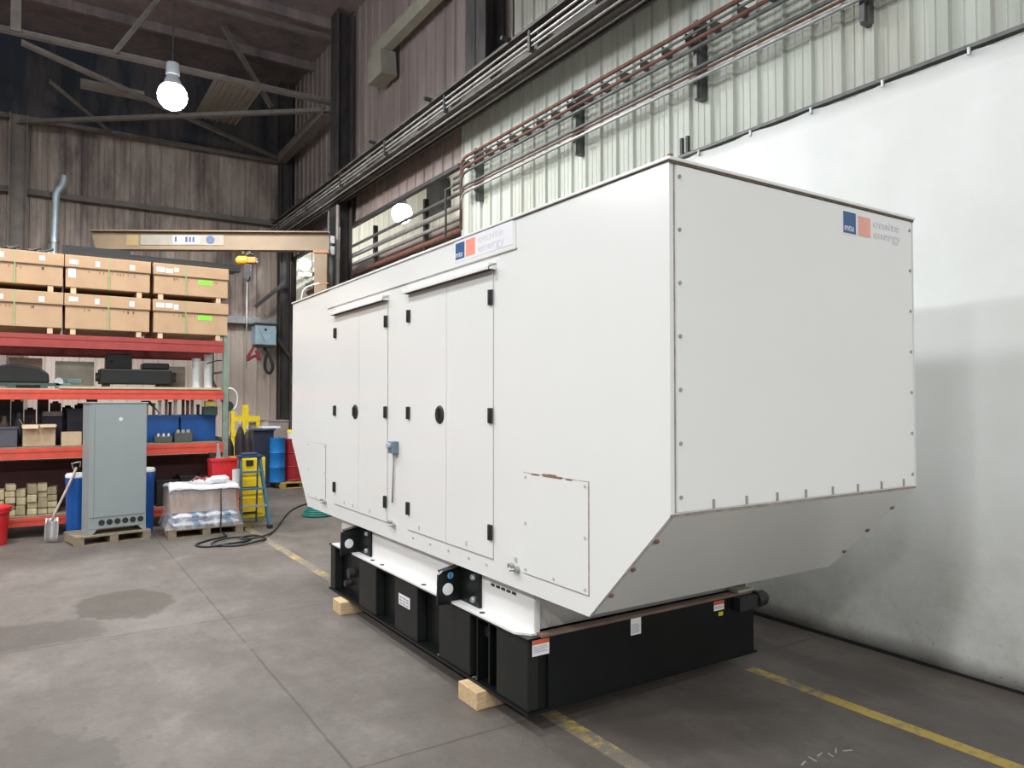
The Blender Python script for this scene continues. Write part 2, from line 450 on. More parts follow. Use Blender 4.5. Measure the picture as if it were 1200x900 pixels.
tag(b.build('corrugated_sheet', mat('dusty_sheet', (.22, .19, .155), .7)), 'small corrugated sheet resting on the roof bracing right of the lamp', 'metal sheet')
tag(MB().box(.55, 15.4, 7.5, 1.6, 15.6, 7.62).build('timber_plank', mat('dusty_plank', (.2, .17, .14), .8)), 'dusty plank across the roof bracing left of the ceiling lamp', 'plank')
# big roof beam high on the right wall and the bracket that holds it
r = root('wall_beam', 'pale horizontal beam with end bracket high on the brown siding', 'steel beam', (4.8, 11, 7.5))
MB().bar((4.85, 11.9, 7.75), (4.85, 2, 7.75), .16, .24).build('beam', mat('pale_grimy_beam', (.27, .25, .2), .6), r)
b = MB(); b.prism([(11.3, 7.2), (11.9, 7.2), (11.9, 7.63), (11.35, 7.63)], 'x', 4.72, 5.0); b.build('bracket', mat('pale_grimy_beam', (.27, .25, .2), .6), r)

# crane runway beam
r = root('crane_runway_beam', 'grimy steel crane runway beam running along the right wall', 'crane beam', (4.7, 5, 5.45))
b = MB(); b.box(4.5, -6, 5.84, 4.9, 17.3, 5.875); b.box(4.5, -6, 5.53, 4.9, 17.3, 5.56); b.box(4.69, -6, 5.56, 4.71, 17.3, 5.84)
for i in range(24): b.box(4.55, -5.5 + i, 5.56, 4.85, -5.49 + i, 5.84)
b.build('girder', BEAMM, r)
MB().box(4.66, -6, 5.875, 4.74, 17.3, 5.95).build('crane_rail', DARKS, r)
for x, z, rr in ((4.47, 5.64, .018), (4.46, 5.71, .014), (4.47, 5.585, .012)): MB().cyl((x, -6, z), (x, 17.2, z), rr, 8).build('conductor_bar', BEAML, r)
for x, rr, m_ in ((4.58, .014, BEAML), (4.66, .02, BEAMM), (4.76, .012, BEAML), (4.84, .02, DARKS)): MB().cyl((x, -6, 5.505), (x, 17.2, 5.505), rr, 8).build('conductor_bar', m_, r)
b = MB()
for i in range(11): b.box(4.40, -3 + i * 2, 5.86, 4.52, -2.96 + i * 2, 5.9); b.box(4.44, -3.5 + i * 2, 5.53, 4.5, -3.46 + i * 2, 5.76)
split(b, 'clip_bracket', DARKS, r)
# second, lower line of conduits in the side bay mouth
for k, (x, z, rr, m, lab) in enumerate(((5.35, 4.88, .03, GREYPIPE, 'thin dark pipe highest in the side bay opening'), (5.35, 4.68, .045, BEAML, 'bright conduit crossing the side bay opening below the lamp'), (5.35, 4.50, .035, BEAML, 'second bright conduit crossing the side bay opening'), (5.4, 4.32, .05, RUSTPIPE, 'rusty pipe lowest in the side bay opening'))):
    tag(MB().cyl((x, 9.2, z), (x, 17.4, z), rr, 12).build('pipe', m), lab, 'pipe', 'pipes in the side bay')
tag(MB().box(5.5, 9.2, 3.5, 5.9, 17.3, 4.62).build('duct', BROWNW), 'boxy brown duct along the bottom of the side bay opening', 'duct')
b = MB()
for i in range(3): b.box(5.38, 11.0 + i * 2.2, 4.2, 5.46, 11.06 + i * 2.2, 5.1)
for o in split(b, 'pipe_hanger', DARKS, None): tag(o, 'dark upright hanger carrying the side bay pipes', 'hanger', 'hangers in the side bay')
r = root('valve_rack', 'dark rack of small valves at the far edge of the ribbed wall', 'pipe rack', (5.2, 9.4, 4.2))
for i in range(4): MB().lathe((5.15, 9.25, 5.02 - i * .085), (5.15, 9.55, 5.02 - i * .085), [(0, .03), (.3, .035), (.35, .02), (1, .02)], 10).build('valve', GREYPIPE, r)
MB().tube([(5.2, 9.9, 4.2), (5.2, 9.9, 4.95), (5.2, 9.3, 4.95)], .018, 8).build('bent_pipe', GREYPIPE, r)
b = MB()
pts = [(math.cos(PI * i / 8) * .36, math.sin(PI * i / 8) * .25) for i in range(9)]
b.prism([(16.6 + p[0], 7.2 + p[1]) for p in pts] + [(16.2, 6.5), (17.0, 6.5)], 'x', 8.35, 8.62)
tag(b.build('roof_ventilator', DARKS), 'dark round-topped ventilator hood on the side bay wall', 'ventilator')
# stacked junction gear on the dark column
r = root('junction_boxes', 'column of grey and white junction boxes on the dark steel column', 'junction box', (4.6, 13.6, 3.5))
MB().box(4.5, 13.5, 4.72, 4.7, 13.9, 4.86).build('white_box', WHITEP, r); MB().box(4.5, 13.5, 4.5, 4.7, 13.9, 4.66).build('white_box', WHITEP, r)
b = MB()
for i in range(5): b.cyl((4.55 + .03 * i, 13.4 + .1 * i, 2.5), (4.55 + .03 * i, 13.4 + .1 * i, 5.3), .018, 6)
split(b, 'conduit', GREYPIPE, r)
tag(MB().cyl((4.62, 13.1, 2.4), (4.62, 13.1, 5.35), .035, 12).build('pipe', mat('pipe_brown_grey', (.2, .18, .16), .6)), 'pale vertical pipe in front of the dark column', 'pipe')

# wall pipes and conduits on struts
gp = 'pipes along the ribbed wall'
for x, z, rr, m, lab in ((4.93, 5.10, .022, RUSTPIPE, 'rusty red pipe, topmost run on the ribbed wall'), (4.93, 5.035, .013, GREYPIPE, 'thin grey conduit just below the rusty top pipe'),
                         (4.93, 4.965, .018, RUSTPIPE, 'second rusty pipe of the upper run on the ribbed wall'), (4.93, 4.89, .02, GREYPIPE, 'dark grey pipe lowest of the upper run'),
                         (4.93, 4.70, .018, GREYPIPE, 'dark pipe topmost of the lower run on the ribbed wall'), (4.93, 4.655, .012, RUSTPIPE, 'thin brown pipe in the middle of the lower run'),
                         (4.93, 4.605, .018, STEEL, 'bright steel conduit lowest on the ribbed wall')):
    tag(MB().tube([(x, -6, z), (x, 8.75, z), (x, 8.85, z - .01), (x, 8.92, z - .08), (x, 8.93, z - .5 - (z - 4.6))], rr, 8).build('wall_pipe', m), lab, 'pipe', gp)
labs = {8.6: 'vertical strut channel holding the pipes at the far edge of the ribbed wall', 6.38: 'vertical strut channel holding the wall pipes, above the decal on the roof edge', 4.6: 'vertical strut channel holding the wall pipes, above the corner of the generator',
        3.0: 'vertical strut channel holding the wall pipes near the top right of the view'}
for y in (8.6, 6.38, 4.6, 3.0):
    b = MB(); b.box(4.965, y - .02, 4.45, 5.0, y + .02, 5.17); b.box(5.0, y - .035, 4.45, 5.095, y + .035, 5.17)
    o = b.build('strut_channel', GREYPIPE); tag(o, labs[y], 'strut', 'pipe struts')
b = MB()
for i in range(34):
    y = -1 + i * .3
    b.box(4.955, y, 4.985, 5.095, y + .012, 5.09)
for o in split(b, 'pipe_clamp', GREYPIPE, None): tag(o, 'small clamp strip carrying the upper pipe run on the ribbed wall', 'clamp', 'pipe clamps on the ribbed wall')

# curtain
r = root('vinyl_curtain', 'large white vinyl curtain hanging on the right wall behind the generator', 'curtain', (4.8, 0, 0))
b = MB(); NY, NZ = 90, 30; rows = []
for j in range(NZ + 1):
    z = .022 + (3.87 - .022) * j / NZ; row = []
    for i in range(NY + 1):
        y = -6.5 + 11.15 * i / NY
        w = .012 * math.sin(y * 2.1 + z * .7) + .006 * math.sin(y * 5.3 - z * 2.2) + .02 * (j / NZ) ** 6 * abs(math.sin(y * PI / .55))
        row.append(b.b.verts.new((4.80 + w, y, z - .012 * (j == NZ) * abs(math.sin(y * PI / .55)))))
    rows.append(row)
for j in range(NZ):
    for i in range(NY):
        f = b.b.faces.new((rows[j][i], rows[j + 1][i], rows[j + 1][i + 1], rows[j][i + 1])); f.smooth = True
o = b.build('sheet', CURT, r); md = o.modifiers.new('Solidify', 'SOLIDIFY'); md.thickness = .004; md.offset = 1
MB().box(4.80, -6.5, 3.885, 4.86, 4.65, 3.91).build('rail', GREYPIPE, r)
for i in range(20): MB().cyl((4.79, 4.4 - i * .55, 3.885), (4.79, 4.4 - i * .55, 3.84), .012, 6).build('hook', STEEL, r)
MB().box(4.79, -6.5, .0, 4.82, 4.65, .022).build('bottom_hem', RUBBER, r)
r = root('rail_bracket', 'short black double bracket standing on the curtain rail end', 'bracket', (4.83, 4.6, 3.91))
for y in (4.57, 4.64): MB().box(4.82, y - .014, 3.91, 4.85, y + .014, 4.07).build('post', RUBBER, r)
MB().box(4.85, 4.55, 3.91, 5.05, 4.66, 3.94).build('arm', DARKS, r)

# floor markings
tag(MB().box(2.30, -6, 0, 2.40, 12.5, .0025).build('floor_marking', YLINE2), 'faded yellow floor line running under the black fuel tank', 'floor line', 'yellow floor lines')
b = MB(); b.prism([(3.855, -6), (3.945, -6), (3.85, 3.1), (3.76, 3.1)], 'z', 0, .0025)
tag(b.build('floor_marking', YLINE), 'bright yellow floor line between the generator and the white curtain', 'floor line', 'yellow floor lines')
b = MB()
for (x, y, a, l) in ((3.03, 2.16, .3, .05), (3.1, 2.16, 1.4, .05), (3.17, 2.17, .2, .05), (3.21, 2.14, 1.2, .04), (3.27, 2.15, .6, .05), (3.32, 2.12, -.4, .05)):
    b.box(x - l / 2, y - .004, .0, x + l / 2, y + .004, .0015, Matrix.Rotation(a, 3, 'Z'))
tag(b.build('chalk_scribble', mat('chalk_faint', (.36, .35, .34), .9)), 'faint chalk scribble on the floor near the lower right', 'chalk marks')

# ------------------------------------------------------------------ generator
G = root('generator_set', 'large white enclosed generator set standing on a black fuel tank', 'generator', (3.0, 4.6, .1))
X0, X1, Y0, Y1 = 2.10, 3.90, 2.09, 7.25
ZB, ZT, ZC = .735, 2.665, 1.245
prof = [(Y0, ZT), (Y0, ZC), (2.605, ZB), (6.72, ZB), (Y1 - .03, 1.30), (Y1 - .03, ZT)]
b = MB(); b.prism(prof, 'x', X0 + .006, X1); ENC = b.build('enclosure', WHITE, G)
# the side skin: outer sheet with a folded rim, set 6 mm proud
b = MB(); b.prism([(Y0 - .004, ZT - .004), (Y0 - .004, ZC), (2.60, ZB - .012), (6.73, ZB - .012), (Y1, 1.30), (Y1, ZT - .004)], 'x', X0, X0 + .005)
b.build('side_panel', WHITE, G)
b = MB(); b.prism([(Y0 - .004, ZT - .004), (Y0 - .004, ZC), (2.60, ZB - .012), (6.73, ZB - .012), (Y1, 1.30), (Y1, ZT - .004)], 'x', X1, X1 + .006)
b.build('side_panel', WHITE, G)
# roof
b = MB(); b.box(X0 - .012, Y0 - .015, ZT, X1 + .012, Y1 + .012, ZT + .014); b.build('roof', WHITE, G, .003)
b = MB(); b.box(X0 - .006, Y0 - .009, ZT - .010, X1 + .004, Y0 - .004, ZT); b.box(X0 - .003, Y0 - .005, ZT - .006, X0, 3.24, ZT); b.box(X0 - .003, 6.2, ZT - .005, X0, Y1, ZT)
split(b, 'roof_seam', SEAM, G)
b = MB(); b.cyl((X0 + .02, Y0 + .01, ZT + .014), (X0 + .02, Y0 + .01, ZT + .03), .012, 8); b.build('corner_bolt', RUSTY, G)
# end panel
b = MB(); b.box(X0 + .035, Y0 - .008, ZC + .012, X1 - .025, Y0, ZT - .014); EP = b.build('end_panel', WHITE, G)
b = MB(); b.box(X0 + .026, Y0 - .002, ZC + .008, X0 + .032, Y0, ZT - .012); b.box(X0 + .0, Y0 - .006, ZC - .006, X1, Y0, ZC + .004)
split(b, 'end_seam', mat('seam_brown_soft', (.27, .235, .21), .8, var=.3, scale=20), G)
b = MB()
for i in range(7):
    z = ZT - .06 - i * .215
    for x in (X0 + .052, X1 - .038): b.cyl((x, Y0 - .013, z), (x, Y0 - .007, z), .0085, 8)
for i in range(8):
    x = X0 + .24 + i * .205; b.box(x - .006, Y0 - .013, ZC + .012, x + .006, Y0 - .006, ZC + .05)
split(b, 'bolt', mat('bolt_grey', (.33, .32, .31), .5, metal=.3), EP)
# sloping hopper panel (outer skin of the slope)
b = MB(); s = .006
b.prism([(Y0 - .002, ZC - .008), (Y0 + .004, ZC - .002), (2.604, ZB + .001), (2.598, ZB - .006)], 'x', X0 + .01, X1 - .004); HP = b.build('hopper_panel', WHITE, G)
b = MB()
for i in range(3):
    t = (i + .8) / 3.6; y = Y0 + (2.6 - Y0) * t; z = ZC + (ZB - ZC) * t
    for x in (X0 + .03, X1 - .03): b.cyl((x, y, z), (x, y - .012, z - .012), .011, 8)
split(b, 'bolt', RUSTY, HP)
b = MB(); b.bar((X0 + .008, Y0 - .004, ZC - .004), (X0 + .008, 2.598, ZB - .01), .008, .008); b.build('hopper_seam', SEAMG, G)
# roof fascia plate with decal
b = MB(); b.box(X0 - .006, 3.20, 2.508, X0, 6.18, ZT - .012); FA = b.build('fascia', WHITE, G)
b = MB(); b.box(X0 - .007, 3.19, 2.502, X0, 6.19, 2.508); b.build('fascia_seam', SEAMG, G)
# doors
def door(y0, y1, latch, hinge_y, nm='door'):
    b = MB(); b.box(X0 - .006, y0 + .003, .836, X0, y1 - .003, 2.425); d = b.build('door', WHITE, G)
    for z in (2.275, 1.62, .978):
        h = MB(); h.box(X0 - .018, hinge_y - .022, z - .042, X0 - .006, hinge_y + .022, z + .042); h.cyl((X0 - .02, hinge_y, z - .042), (X0 - .02, hinge_y, z + .042), .009, 8)
        h.build('hinge', RUBBER, d, .003)
    if latch:
        h = MB(); h.lathe((X0 - .006, latch, 1.615), (X0 - .016, latch, 1.615), [(0, .058), (.6, .056), (1, .048)], 24)
        h.box(X0 - .03, latch - .012, 1.585, X0 - .015, latch + .012, 1.65)
        h.build('latch', RUBBER, d)
    return d
door(5.44, 6.00, 5.51, 5.975); door(4.88, 5.44, None, 4.90)
door(3.975, 4.53, 4.06, 4.515); door(3.425, 3.975, None, 3.445)
b = MB()
for (a, c) in ((4.88, 6.0), (3.425, 4.53)):
    for y in (a, (a + c) / 2 - .002, c - .001): b.box(X0 - .002, y, .834, X0, y + .004, 2.425)
    b.box(X0 - .005, a, .831, X0, c, .836)
split(b, 'door_gap', SEAMG, G)
for (a, c) in ((4.87, 6.02), (3.40, 4.54)):
    b = MB(); b.prism([(X0, 2.462), (X0 - .05, 2.440), (X0 - .05, 2.425), (X0 - .046, 2.425), (X0 - .046, 2.437), (X0, 2.456)], 'y', a, c)
    b.box(X0 - .05, a, 2.425, X0, a + .004, 2.46); b.box(X0 - .05, c - .004, 2.425, X0, c, 2.46)
    d = b.build('drip_rail', WHITE, G)
    b = MB(); b.box(X0 - .046, a + .005, 2.427, X0 - .001, c - .005, 2.432); b.build('gasket', SEAM, d)
# access hatches
def hatch(y0, y1, z0, z1, rust):
    b = MB(); b.box(X0 - .005, y0, z0, X0, y1, z1); h = b.build('access_hatch', WHITE, G)
    b = MB(); t = .004
    for q in ((y0 - t, z0 - t, y1 + t, z0), (y0 - t, z0, y0, z1), (y0 - t, z1, y1 + t, z1 + t)): b.box(X0 - .0035, q[0], q[1], X0, q[2], q[3])
    b.build('hatch_seam', mat('hatch_seam_tan', (.36, .31, .26), .8, var=.3, scale=30), h)
    b = MB()
    for y in (y0 + .02, y1 - .02):
        for z in (z0 + .02, (z0 + z1) / 2, z1 - .02): b.cyl((X0 - .009, y, z), (X0 - .004, y, z), .007, 8)
    b.cyl((X0 - .009, (y0 + y1) / 2, z0 + .02), (X0 - .004, (y0 + y1) / 2, z0 + .02), .007, 8)
    split(b, 'screw', mat('screw_dull', (.45, .42, .38), .6), h)
    if rust:
        b = MB()
        for yy, w, hh in ((3.02, .07, .008), (2.93, .05, .014), (2.875, .06, .016), (2.82, .05, .01), (2.74, .05, .006)): b.box(X0 - .0062, yy - w / 2, z1 - .004, X0 - .003, yy + w / 2, z1 - .004 + hh)
        b.build('rust_streak', RUSTY, h)
hatch(2.60, 3.125, .82, 1.33, True); hatch(6.23, 6.72, .82, 1.32, False)
# emergency stop box with conduit
b = MB(); b.box(X0 - .05, 4.69, 1.335, X0, 4.765, 1.42); e = b.build('switch_box', mat('switch_box_grey_blue', (.16, .22, .26), .45), G, .005)
b = MB(); b.cyl((X0 - .05, 4.73, 1.39), (X0 - .075, 4.73, 1.39), .02, 12); b.build('push_button', mat('switch_pale', (.45, .5, .55), .4), e)
b = MB(); b.tube([(X0 - .012, 4.75, 1.335), (X0 - .012, 4.76, 1.15), (X0 - .012, 4.77, .985)], .006, 6); b.build('conduit', mat('conduit_grey', (.3, .3, .3), .5), e)
# sight fittings low on the side
for y, z in ((4.80, .845), (3.23, .838), (6.27, .835)):
    b = MB(); b.cyl((X0, y, z), (X0 - .03, y, z), .013, 8); b.cyl((X0, y - .05, z - .012), (X0 - .025, y - .05, z - .012), .016, 8); b.tube([(X0 - .02, y, z), (X0 - .035, y - .025, z - .02), (X0 - .02, y - .05, z - .012)], .006, 6)
    b.build('drain_fitting', STEEL, G)
b = MB()
for y in (5.75, 5.2, 4.35, 3.72, 2.75 + .45, 5.55): b.box(X0 - .01, y - .006, .86, X0 - .004, y + .006, .885)
for y in (4.45, 4.2, 3.95, 3.7, 3.5): b.cyl((X0, y, .79), (X0 - .005, y, .79), .008, 8)
split(b, 'bolt', mat('bolt_pale', (.5, .49, .47), .5), G)
# decals
def decal(side):
    if side:
        x = X0 - .0065
        b = MB(); b.box(x - .001, 3.22, 2.532, x, 3.87, 2.662 - .002); d = b.build('brand_decal', DECALW, G)
        def sq(y0, y1, m, nm): q = MB(); q.box(x - .002, y1, 2.548, x - .001, y0, 2.646); q.build(nm, m, d)
        sq(3.855, 3.745, NAVY, 'navy_square'); sq(3.73, 3.62, SALMON, 'salmon_square')
        text('mtu', .052, DECALW, 'lettering', d, face_side(x - .0022, 3.851, 2.560))
        text('onsite', .064, FADED, 'lettering', d, face_side(x - .0012, 3.59, 2.603), sx=1.75)
        text('energy', .064, FADED, 'lettering', d, face_side(x - .0012, 3.59, 2.551), sx=1.65)
    else:
        y = Y0 - .0085
        b = MB(); b.box(3.262, y - .001, 2.515, 3.378, y, 2.632); d = b.build('brand_decal', DECALW, G)
        q = MB(); q.box(3.268, y - .002, 2.521, 3.372, y - .001, 2.626); q.build('navy_square', NAVY, d)
        q = MB(); q.box(3.395, y - .002, 2.521, 3.497, y, 2.618); q.build('salmon_square', SALMONF, d)
        text('mtu', .050, DECALW, 'lettering', d, face_end(3.274, y - .0022, 2.533))
        F2 = mat('decal_faded_grey', (.58, .58, .64), .5, var=.04)
        text('onsite', .058, F2, 'lettering', d, face_end(3.52, y - .0005, 2.58), sx=1.7)
        text('energy', .062, F2, 'lettering', d, face_end(3.52, y - .0005, 2.525), sx=1.5)
decal(True); decal(False)

# skid and tank
b = MB()
b.box(2.165, 3.12, .49, 2.18, 6.0, .735); b.prism([(2.085, 3.20), (2.14, 3.12), (2.18, 3.12), (2.18, 6.02), (2.085, 6.02)], 'z', .488, .500)
b.box(2.165, 3.115, .49, 2.19, 3.125, .735)
SK = b.build('skid_rail', WHITE2, G)
b = MB(); b.box(3.80, 3.12, .49, 3.82, 6.0, .735); b.box(3.80, 3.12, .488, 3.85, 6.0, .50); b.build('skid_rail', WHITE2, G)
b = MB(); b.box(2.19, 3.16, .50, 3.80, 3.175, .735); b.box(2.19, 5.95, .50, 3.80, 5.965, .735); split(b, 'skid_cross_member', WHITE2, G)
b = MB()
for y in (3.58, 4.33, 5.02, 5.2 - .0): b.cyl((2.118, y, .500), (2.118, y, .503), .017, 12)
split(b, 'bolt_hole', INK, SK)
b = MB()
for i in range(5): b.box(2.160, 3.30 + i * .055, .655, 2.1655, 3.335 + i * .055, .668)
split(b, 'stencil_mark', INK, SK)
# lifting lugs
for ly, mark in ((3.90, True), (5.56, False)):
    b = MB(); b.prism([(1.995, .485), (2.165, .485), (2.165, .70), (2.03, .685), (2.0, .665)], 'y', ly - .012, ly + .012)
    b.box(2.145, ly - .24, .50, 2.165, ly + .02, .715)
    b.prism([(2.03, .68), (2.165, .705), (2.165, .69), (2.03, .668)], 'y', ly - .012, ly + .06)
    L = b.build('lifting_lug', BLACK, G, .003)
    b = MB(); b.lathe((2.062, ly - .013, .575), (2.062, ly - .016, .575), [(0, .036), (1, .034)], 24); b.build('round_plug', WHITEP, L)
    b = MB()
    for z in (.54, .67): b.lathe((2.145, ly - .18, z), (2.125, ly - .18, z), [(0, .020), (.5, .020), (1, .014)], 6)
    split(b, 'bolt', STEEL, L)
    if mark:
        b = MB(); b.lathe((2.078, ly - .013, .655), (2.078, ly - .0145, .655), [(0, .02), (1, .02)], 20); b.build('blue_mark', mat('mark_blue', (.08, .3, .55), .5), L)
        b = MB(); b.box(2.075, ly - .016, .64, 2.081, ly - .0145, .67); b.build('mark_arrow', BLACK, L)
# fuel tank
b = MB(); b.box(2.17, 3.10, .115, 3.85, 6.09, .487); TK = b.build('fuel_tank', BLACK, G)
b = MB(); b.box(2.09, 3.08, .100, 3.86, 6.10, .115); b.box(2.09, 3.08, .475, 2.18, 6.10, .487); b.box(2.09, 3.08, .485, 3.86, 3.16, .49); b.build('bottom_flange', BLACK, TK)
for y0, y1 in ((3.095, 3.40), (3.69, 4.08), (4.39, 4.75), (5.09, 5.43), (5.98, 6.09)):
    b = MB(); b.box(2.10, y0, .115, 2.17, y1, .475); b.build('side_stiffener', BLACKG, TK, .006)
b = MB(); b.box(2.12, 3.50, .115, 2.17, 3.515, .475); b.box(2.10, 3.60, .115, 2.17, 3.61, .475)
b.cyl((2.13, 3.55, .40), (2.17, 3.55, .40), .03, 12); b.build('recess_bracket', BLACK, TK)
b = MB(); b.cyl((2.12, 5.72, .30), (2.17, 5.72, .30), .04, 12); b.cyl((2.12, 5.80, .20), (2.17, 5.80, .20), .025, 12); split(b, 'drain_port', DARKS, TK)
b = MB()
for y in (3.62, 3.66, 4.10, 4.62, 4.70, 5.32, 5.38): b.cyl((2.115, y, .115), (2.115, y, .1165), .014, 12)
split(b, 'flange_hole_glint', STEEL, TK)  # bright steel discs stand in for reflections at the bolt holes
b = MB(); b.box(2.17, 3.07, .487, 3.82, 3.12, .503); b.build('top_lip', mat('lip_brown', (.16, .11, .08), .6, var=.3), TK)
b = MB(); b.box(3.12 - .9, 3.082, .1, 3.8, 3.10, .485); b.build('end_plate', BLACK, TK)
def label(x0, x1, z0, z1, y, red, par=TK, nm='warning_label'):
    b = MB(); b.box(x0, y - .0015, z0, x1, y, z1); l = b.build(nm, PAPER, par)
    if red:
        b = MB(); b.box(x0, y - .0025, z1 - .022, x1, y - .0015, z1); b.build('label_header', LABELR, l)
    b = MB(); n = 5; zz = z1 - .032
    while zz > z0 + .012: b.box(x0 + .008, y - .0022, zz - .003, x1 - .008 - rnd.random() * .02, y - .0015, zz); zz -= .009
    b.build('label_print', GREYTXT, l)
label(2.118, 2.224, .398, .478, 3.08, True); label(2.785, 2.862, .39, .482, 3.08, False); label(3.46, 3.55, .42, .497 - .02, 3.08, True)
b = MB(); b.box(3.50, 3.078, .385, 3.54, 3.08, .408); b.build('yellow_tag', YEL, TK)
b = MB(); b.box(2.0985, 4.50, .30, 2.10, 4.68, .375); l = b.build('data_plate', PAPER, TK)
b = MB()
for i in range(3):
    for j in range(3): b.box(2.0975, 4.52 + j * .05, .31 + i * .02, 2.0985, 4.56 + j * .05, .318 + i * .02)
b.build('data_print', GREYTXT, l)
b = MB(); b.box(3.63, 3.02, .40, 3.80, 3.08, .485); b.lathe((3.80, 3.05, .45), (3.90, 3.05, .45), [(0, .05), (.3, .055), (.35, .045), (.7, .05), (1, .035)], 16)
b.build('vent_cap', RUBBER, TK, .006)
b = MB(); b.box(3.66, 3.06, .505, 3.80, 3.14, .52); b.build('top_plate', mat('plate_pale_green', (.35, .37, .3), .5), TK)

# timber blocks
tag(MB().box(2.03, 3.49, 0, 2.36, 3.70, .099).build('timber_block', WOOD, None, .004), 'pale timber block under the near end of the black tank', 'wood block', 'timber blocks under the tank')
tag(MB().box(2.02, 5.62, 0, 2.36, 5.80, .099).build('timber_block', WOOD, None, .004), 'small timber block under the far end of the black tank', 'wood block', 'timber blocks under the tank')
tag(MB().box(3.4, 3.6, 0, 3.84, 3.8, .099).build('timber_block', WOOD, None, .004), 'timber block hidden under the curtain side of the tank', 'wood block', 'timber blocks under the tank')
tag(MB().box(3.4, 5.6, 0, 3.84, 5.8, .099).build('timber_block', WOOD, None, .004), 'timber block under the far curtain side corner of the tank', 'wood block', 'timber blocks under the tank')

# ------------------------------------------------------------------ pallet rack
RY0, RY1 = 10.9, 12.0
R = root('pallet_rack', 'tall red and green pallet rack loaded with cartons and parts', 'rack', (1, 11.4, 0))
for x in (-3.6, -.98 - .02, 2.18):
    b = MB()
    for y in (RY0, RY1 - .07): b.box(x, y, 0, x + .07, y + .07, 2.62); b.box(x - .02, y - .01, 0, x + .09, y + .08, .01)
    for i in range(5):
        z = .2 + i * .48
        b.bar((x + .035, RY0 + .07, z), (x + .035, RY1 - .07, z + (.4 if i % 2 else 0)), .03, .03)
    b.build('upright', GREENR, R)
for z1, h in ((2.545, .165), (1.845, .125), (1.11, .135), (.245, .10)):
    for xa, xb in ((-3.53, -1.0), (-.93, 2.18)):
        for y, m in ((RY0 - .02, REDD if z1 > 2 else REDR), (RY1 - .03, REDD)):
            h2 = h + (.06 if (z1 > 2 and y > 11) else 0)
            b = MB(); b.box(xa, y, z1 - h2, xb, y + .05, z1); b.box(xa, y - .006, z1 - h * .35, xb, y, z1 - h * .1); b.build('beam', m, R)
for z1, m in ((1.845, PLY), (1.11, WOODO), (.245, WOODO)):
    b = MB()
    for i in range(8): b.box(-.92, RY0 + .04 + i * .13, z1, 2.17, RY0 + .155 + i * .13, z1 + .016)
    b.build('shelf_deck', m, R)
b = MB(); b.box(.2, RY0, 1.861, 2.15, RY0 + .5, 1.89); tag(b.build('plywood_board', PLY), 'long pale plywood board lying under the black engine block', 'board')

# cartons on the top
def carton(ix, x0, x1, z0, z1, label, lime):
    c = root('crate_carton', label, 'carton', ((x0 + x1) / 2, 11.45, z0), 'strapped cartons on top of the rack')
    ya, yb = RY0 - .02, RY1 - .05
    b = MB(); b.box(x0, ya, z0 + .075, x1, yb, z1 - .15); b.build('carton_body', CARD, c, .006)
    b = MB(); b.box(x0 - .01, ya - .01, z1 - .155, x1 + .01, yb + .01, z1); b.build('carton_lid', CARD, c, .006)
    b = MB(); b.box(x0 - .011, ya - .012, z1 - .166, x1 + .011, ya - .0, z1 - .155); b.build('lid_shadow_gap', mat('carton_gap', (.12, .07, .04), .9), c)
    for f in (.09, .87):
        xx = x0 + (x1 - x0) * f
        q = MB(); q.box(xx - .03, ya + .01, z0, xx + .03, yb, z0 + .075); q.build('skid_block', mat('block_pale', (.66, .50, .33), .8), c) if f != .5 else q.build('skid_block', WOODO, c)
    for f in (.25, .5):
        if f == .5 or ix == 0:
            xx = x0 + (x1 - x0) * (.42 if lime else f)
            q = MB(); q.box(xx - .007, ya - .0125, z0 + .075, xx + .007, ya - .011, z1); q.box(xx - .007, ya - .01, z1, xx + .007, yb, z1 + .0015); q.build('strap', STRAP, c)
    rr = random.Random(ix * 7 + int(z0 * 10))
    labs = [(.04, .10), (.34, .05), (.75, .06)] if not lime else [(.03, .10), (.15, .09), (.26, .06)]
    for f, w in labs:
        zz = z1 - .04 - rr.random() * .03
        q = MB(); q.box(x0 + f * (x1 - x0), ya - .0125, zz - .055 - rr.random() * .02, x0 + f * (x1 - x0) + w, ya - .011, zz)
        q.build('paper_label', PAPER, c)
    if ix == 1 and z0 > 3:
        q = MB(); q.box(x0 + .03, ya - .0025, z1 - .29, x0 + .11, ya - .0005, z1 - .17); q.build('paper_label', PAPER, c)
    if lime: q = MB(); q.box(x0 + .56, ya - .0025, z1 - .25, x0 + .74, ya - .0005, z1 - .185); q.build('lime_sticker', LIME, c, .0)
    q = MB()
    for i in range(9):
        xx = x0 + .2 + rr.random() * .6
        q.box(xx, ya - .0015, z1 - .21 - rr.random() * .02, xx + .015, ya - .0005, z1 - .19)
    q.build('stencil_print', mat('carton_print', (.3, .19, .11), .9), c)
colx = [(-.79, .225), (.255, 1.225), (1.275, 2.225)]
nm = [('left brown carton in the upper row, cut off by the picture edge', 'left brown carton in the lower row on the top rack beam'),
      ('middle brown carton in the upper row with white papers at its corner', 'middle brown carton in the lower row under the papered one'),
      ('right brown carton in the upper row with a lime sticker', 'right brown carton in the lower row with a lime sticker')]
for i, (a, c_) in enumerate(colx):
    carton(i, a, c_, 3.085, 3.575, nm[i][0], i == 2); carton(i, a, c_, 2.553, 3.08, nm[i][1], i == 2)
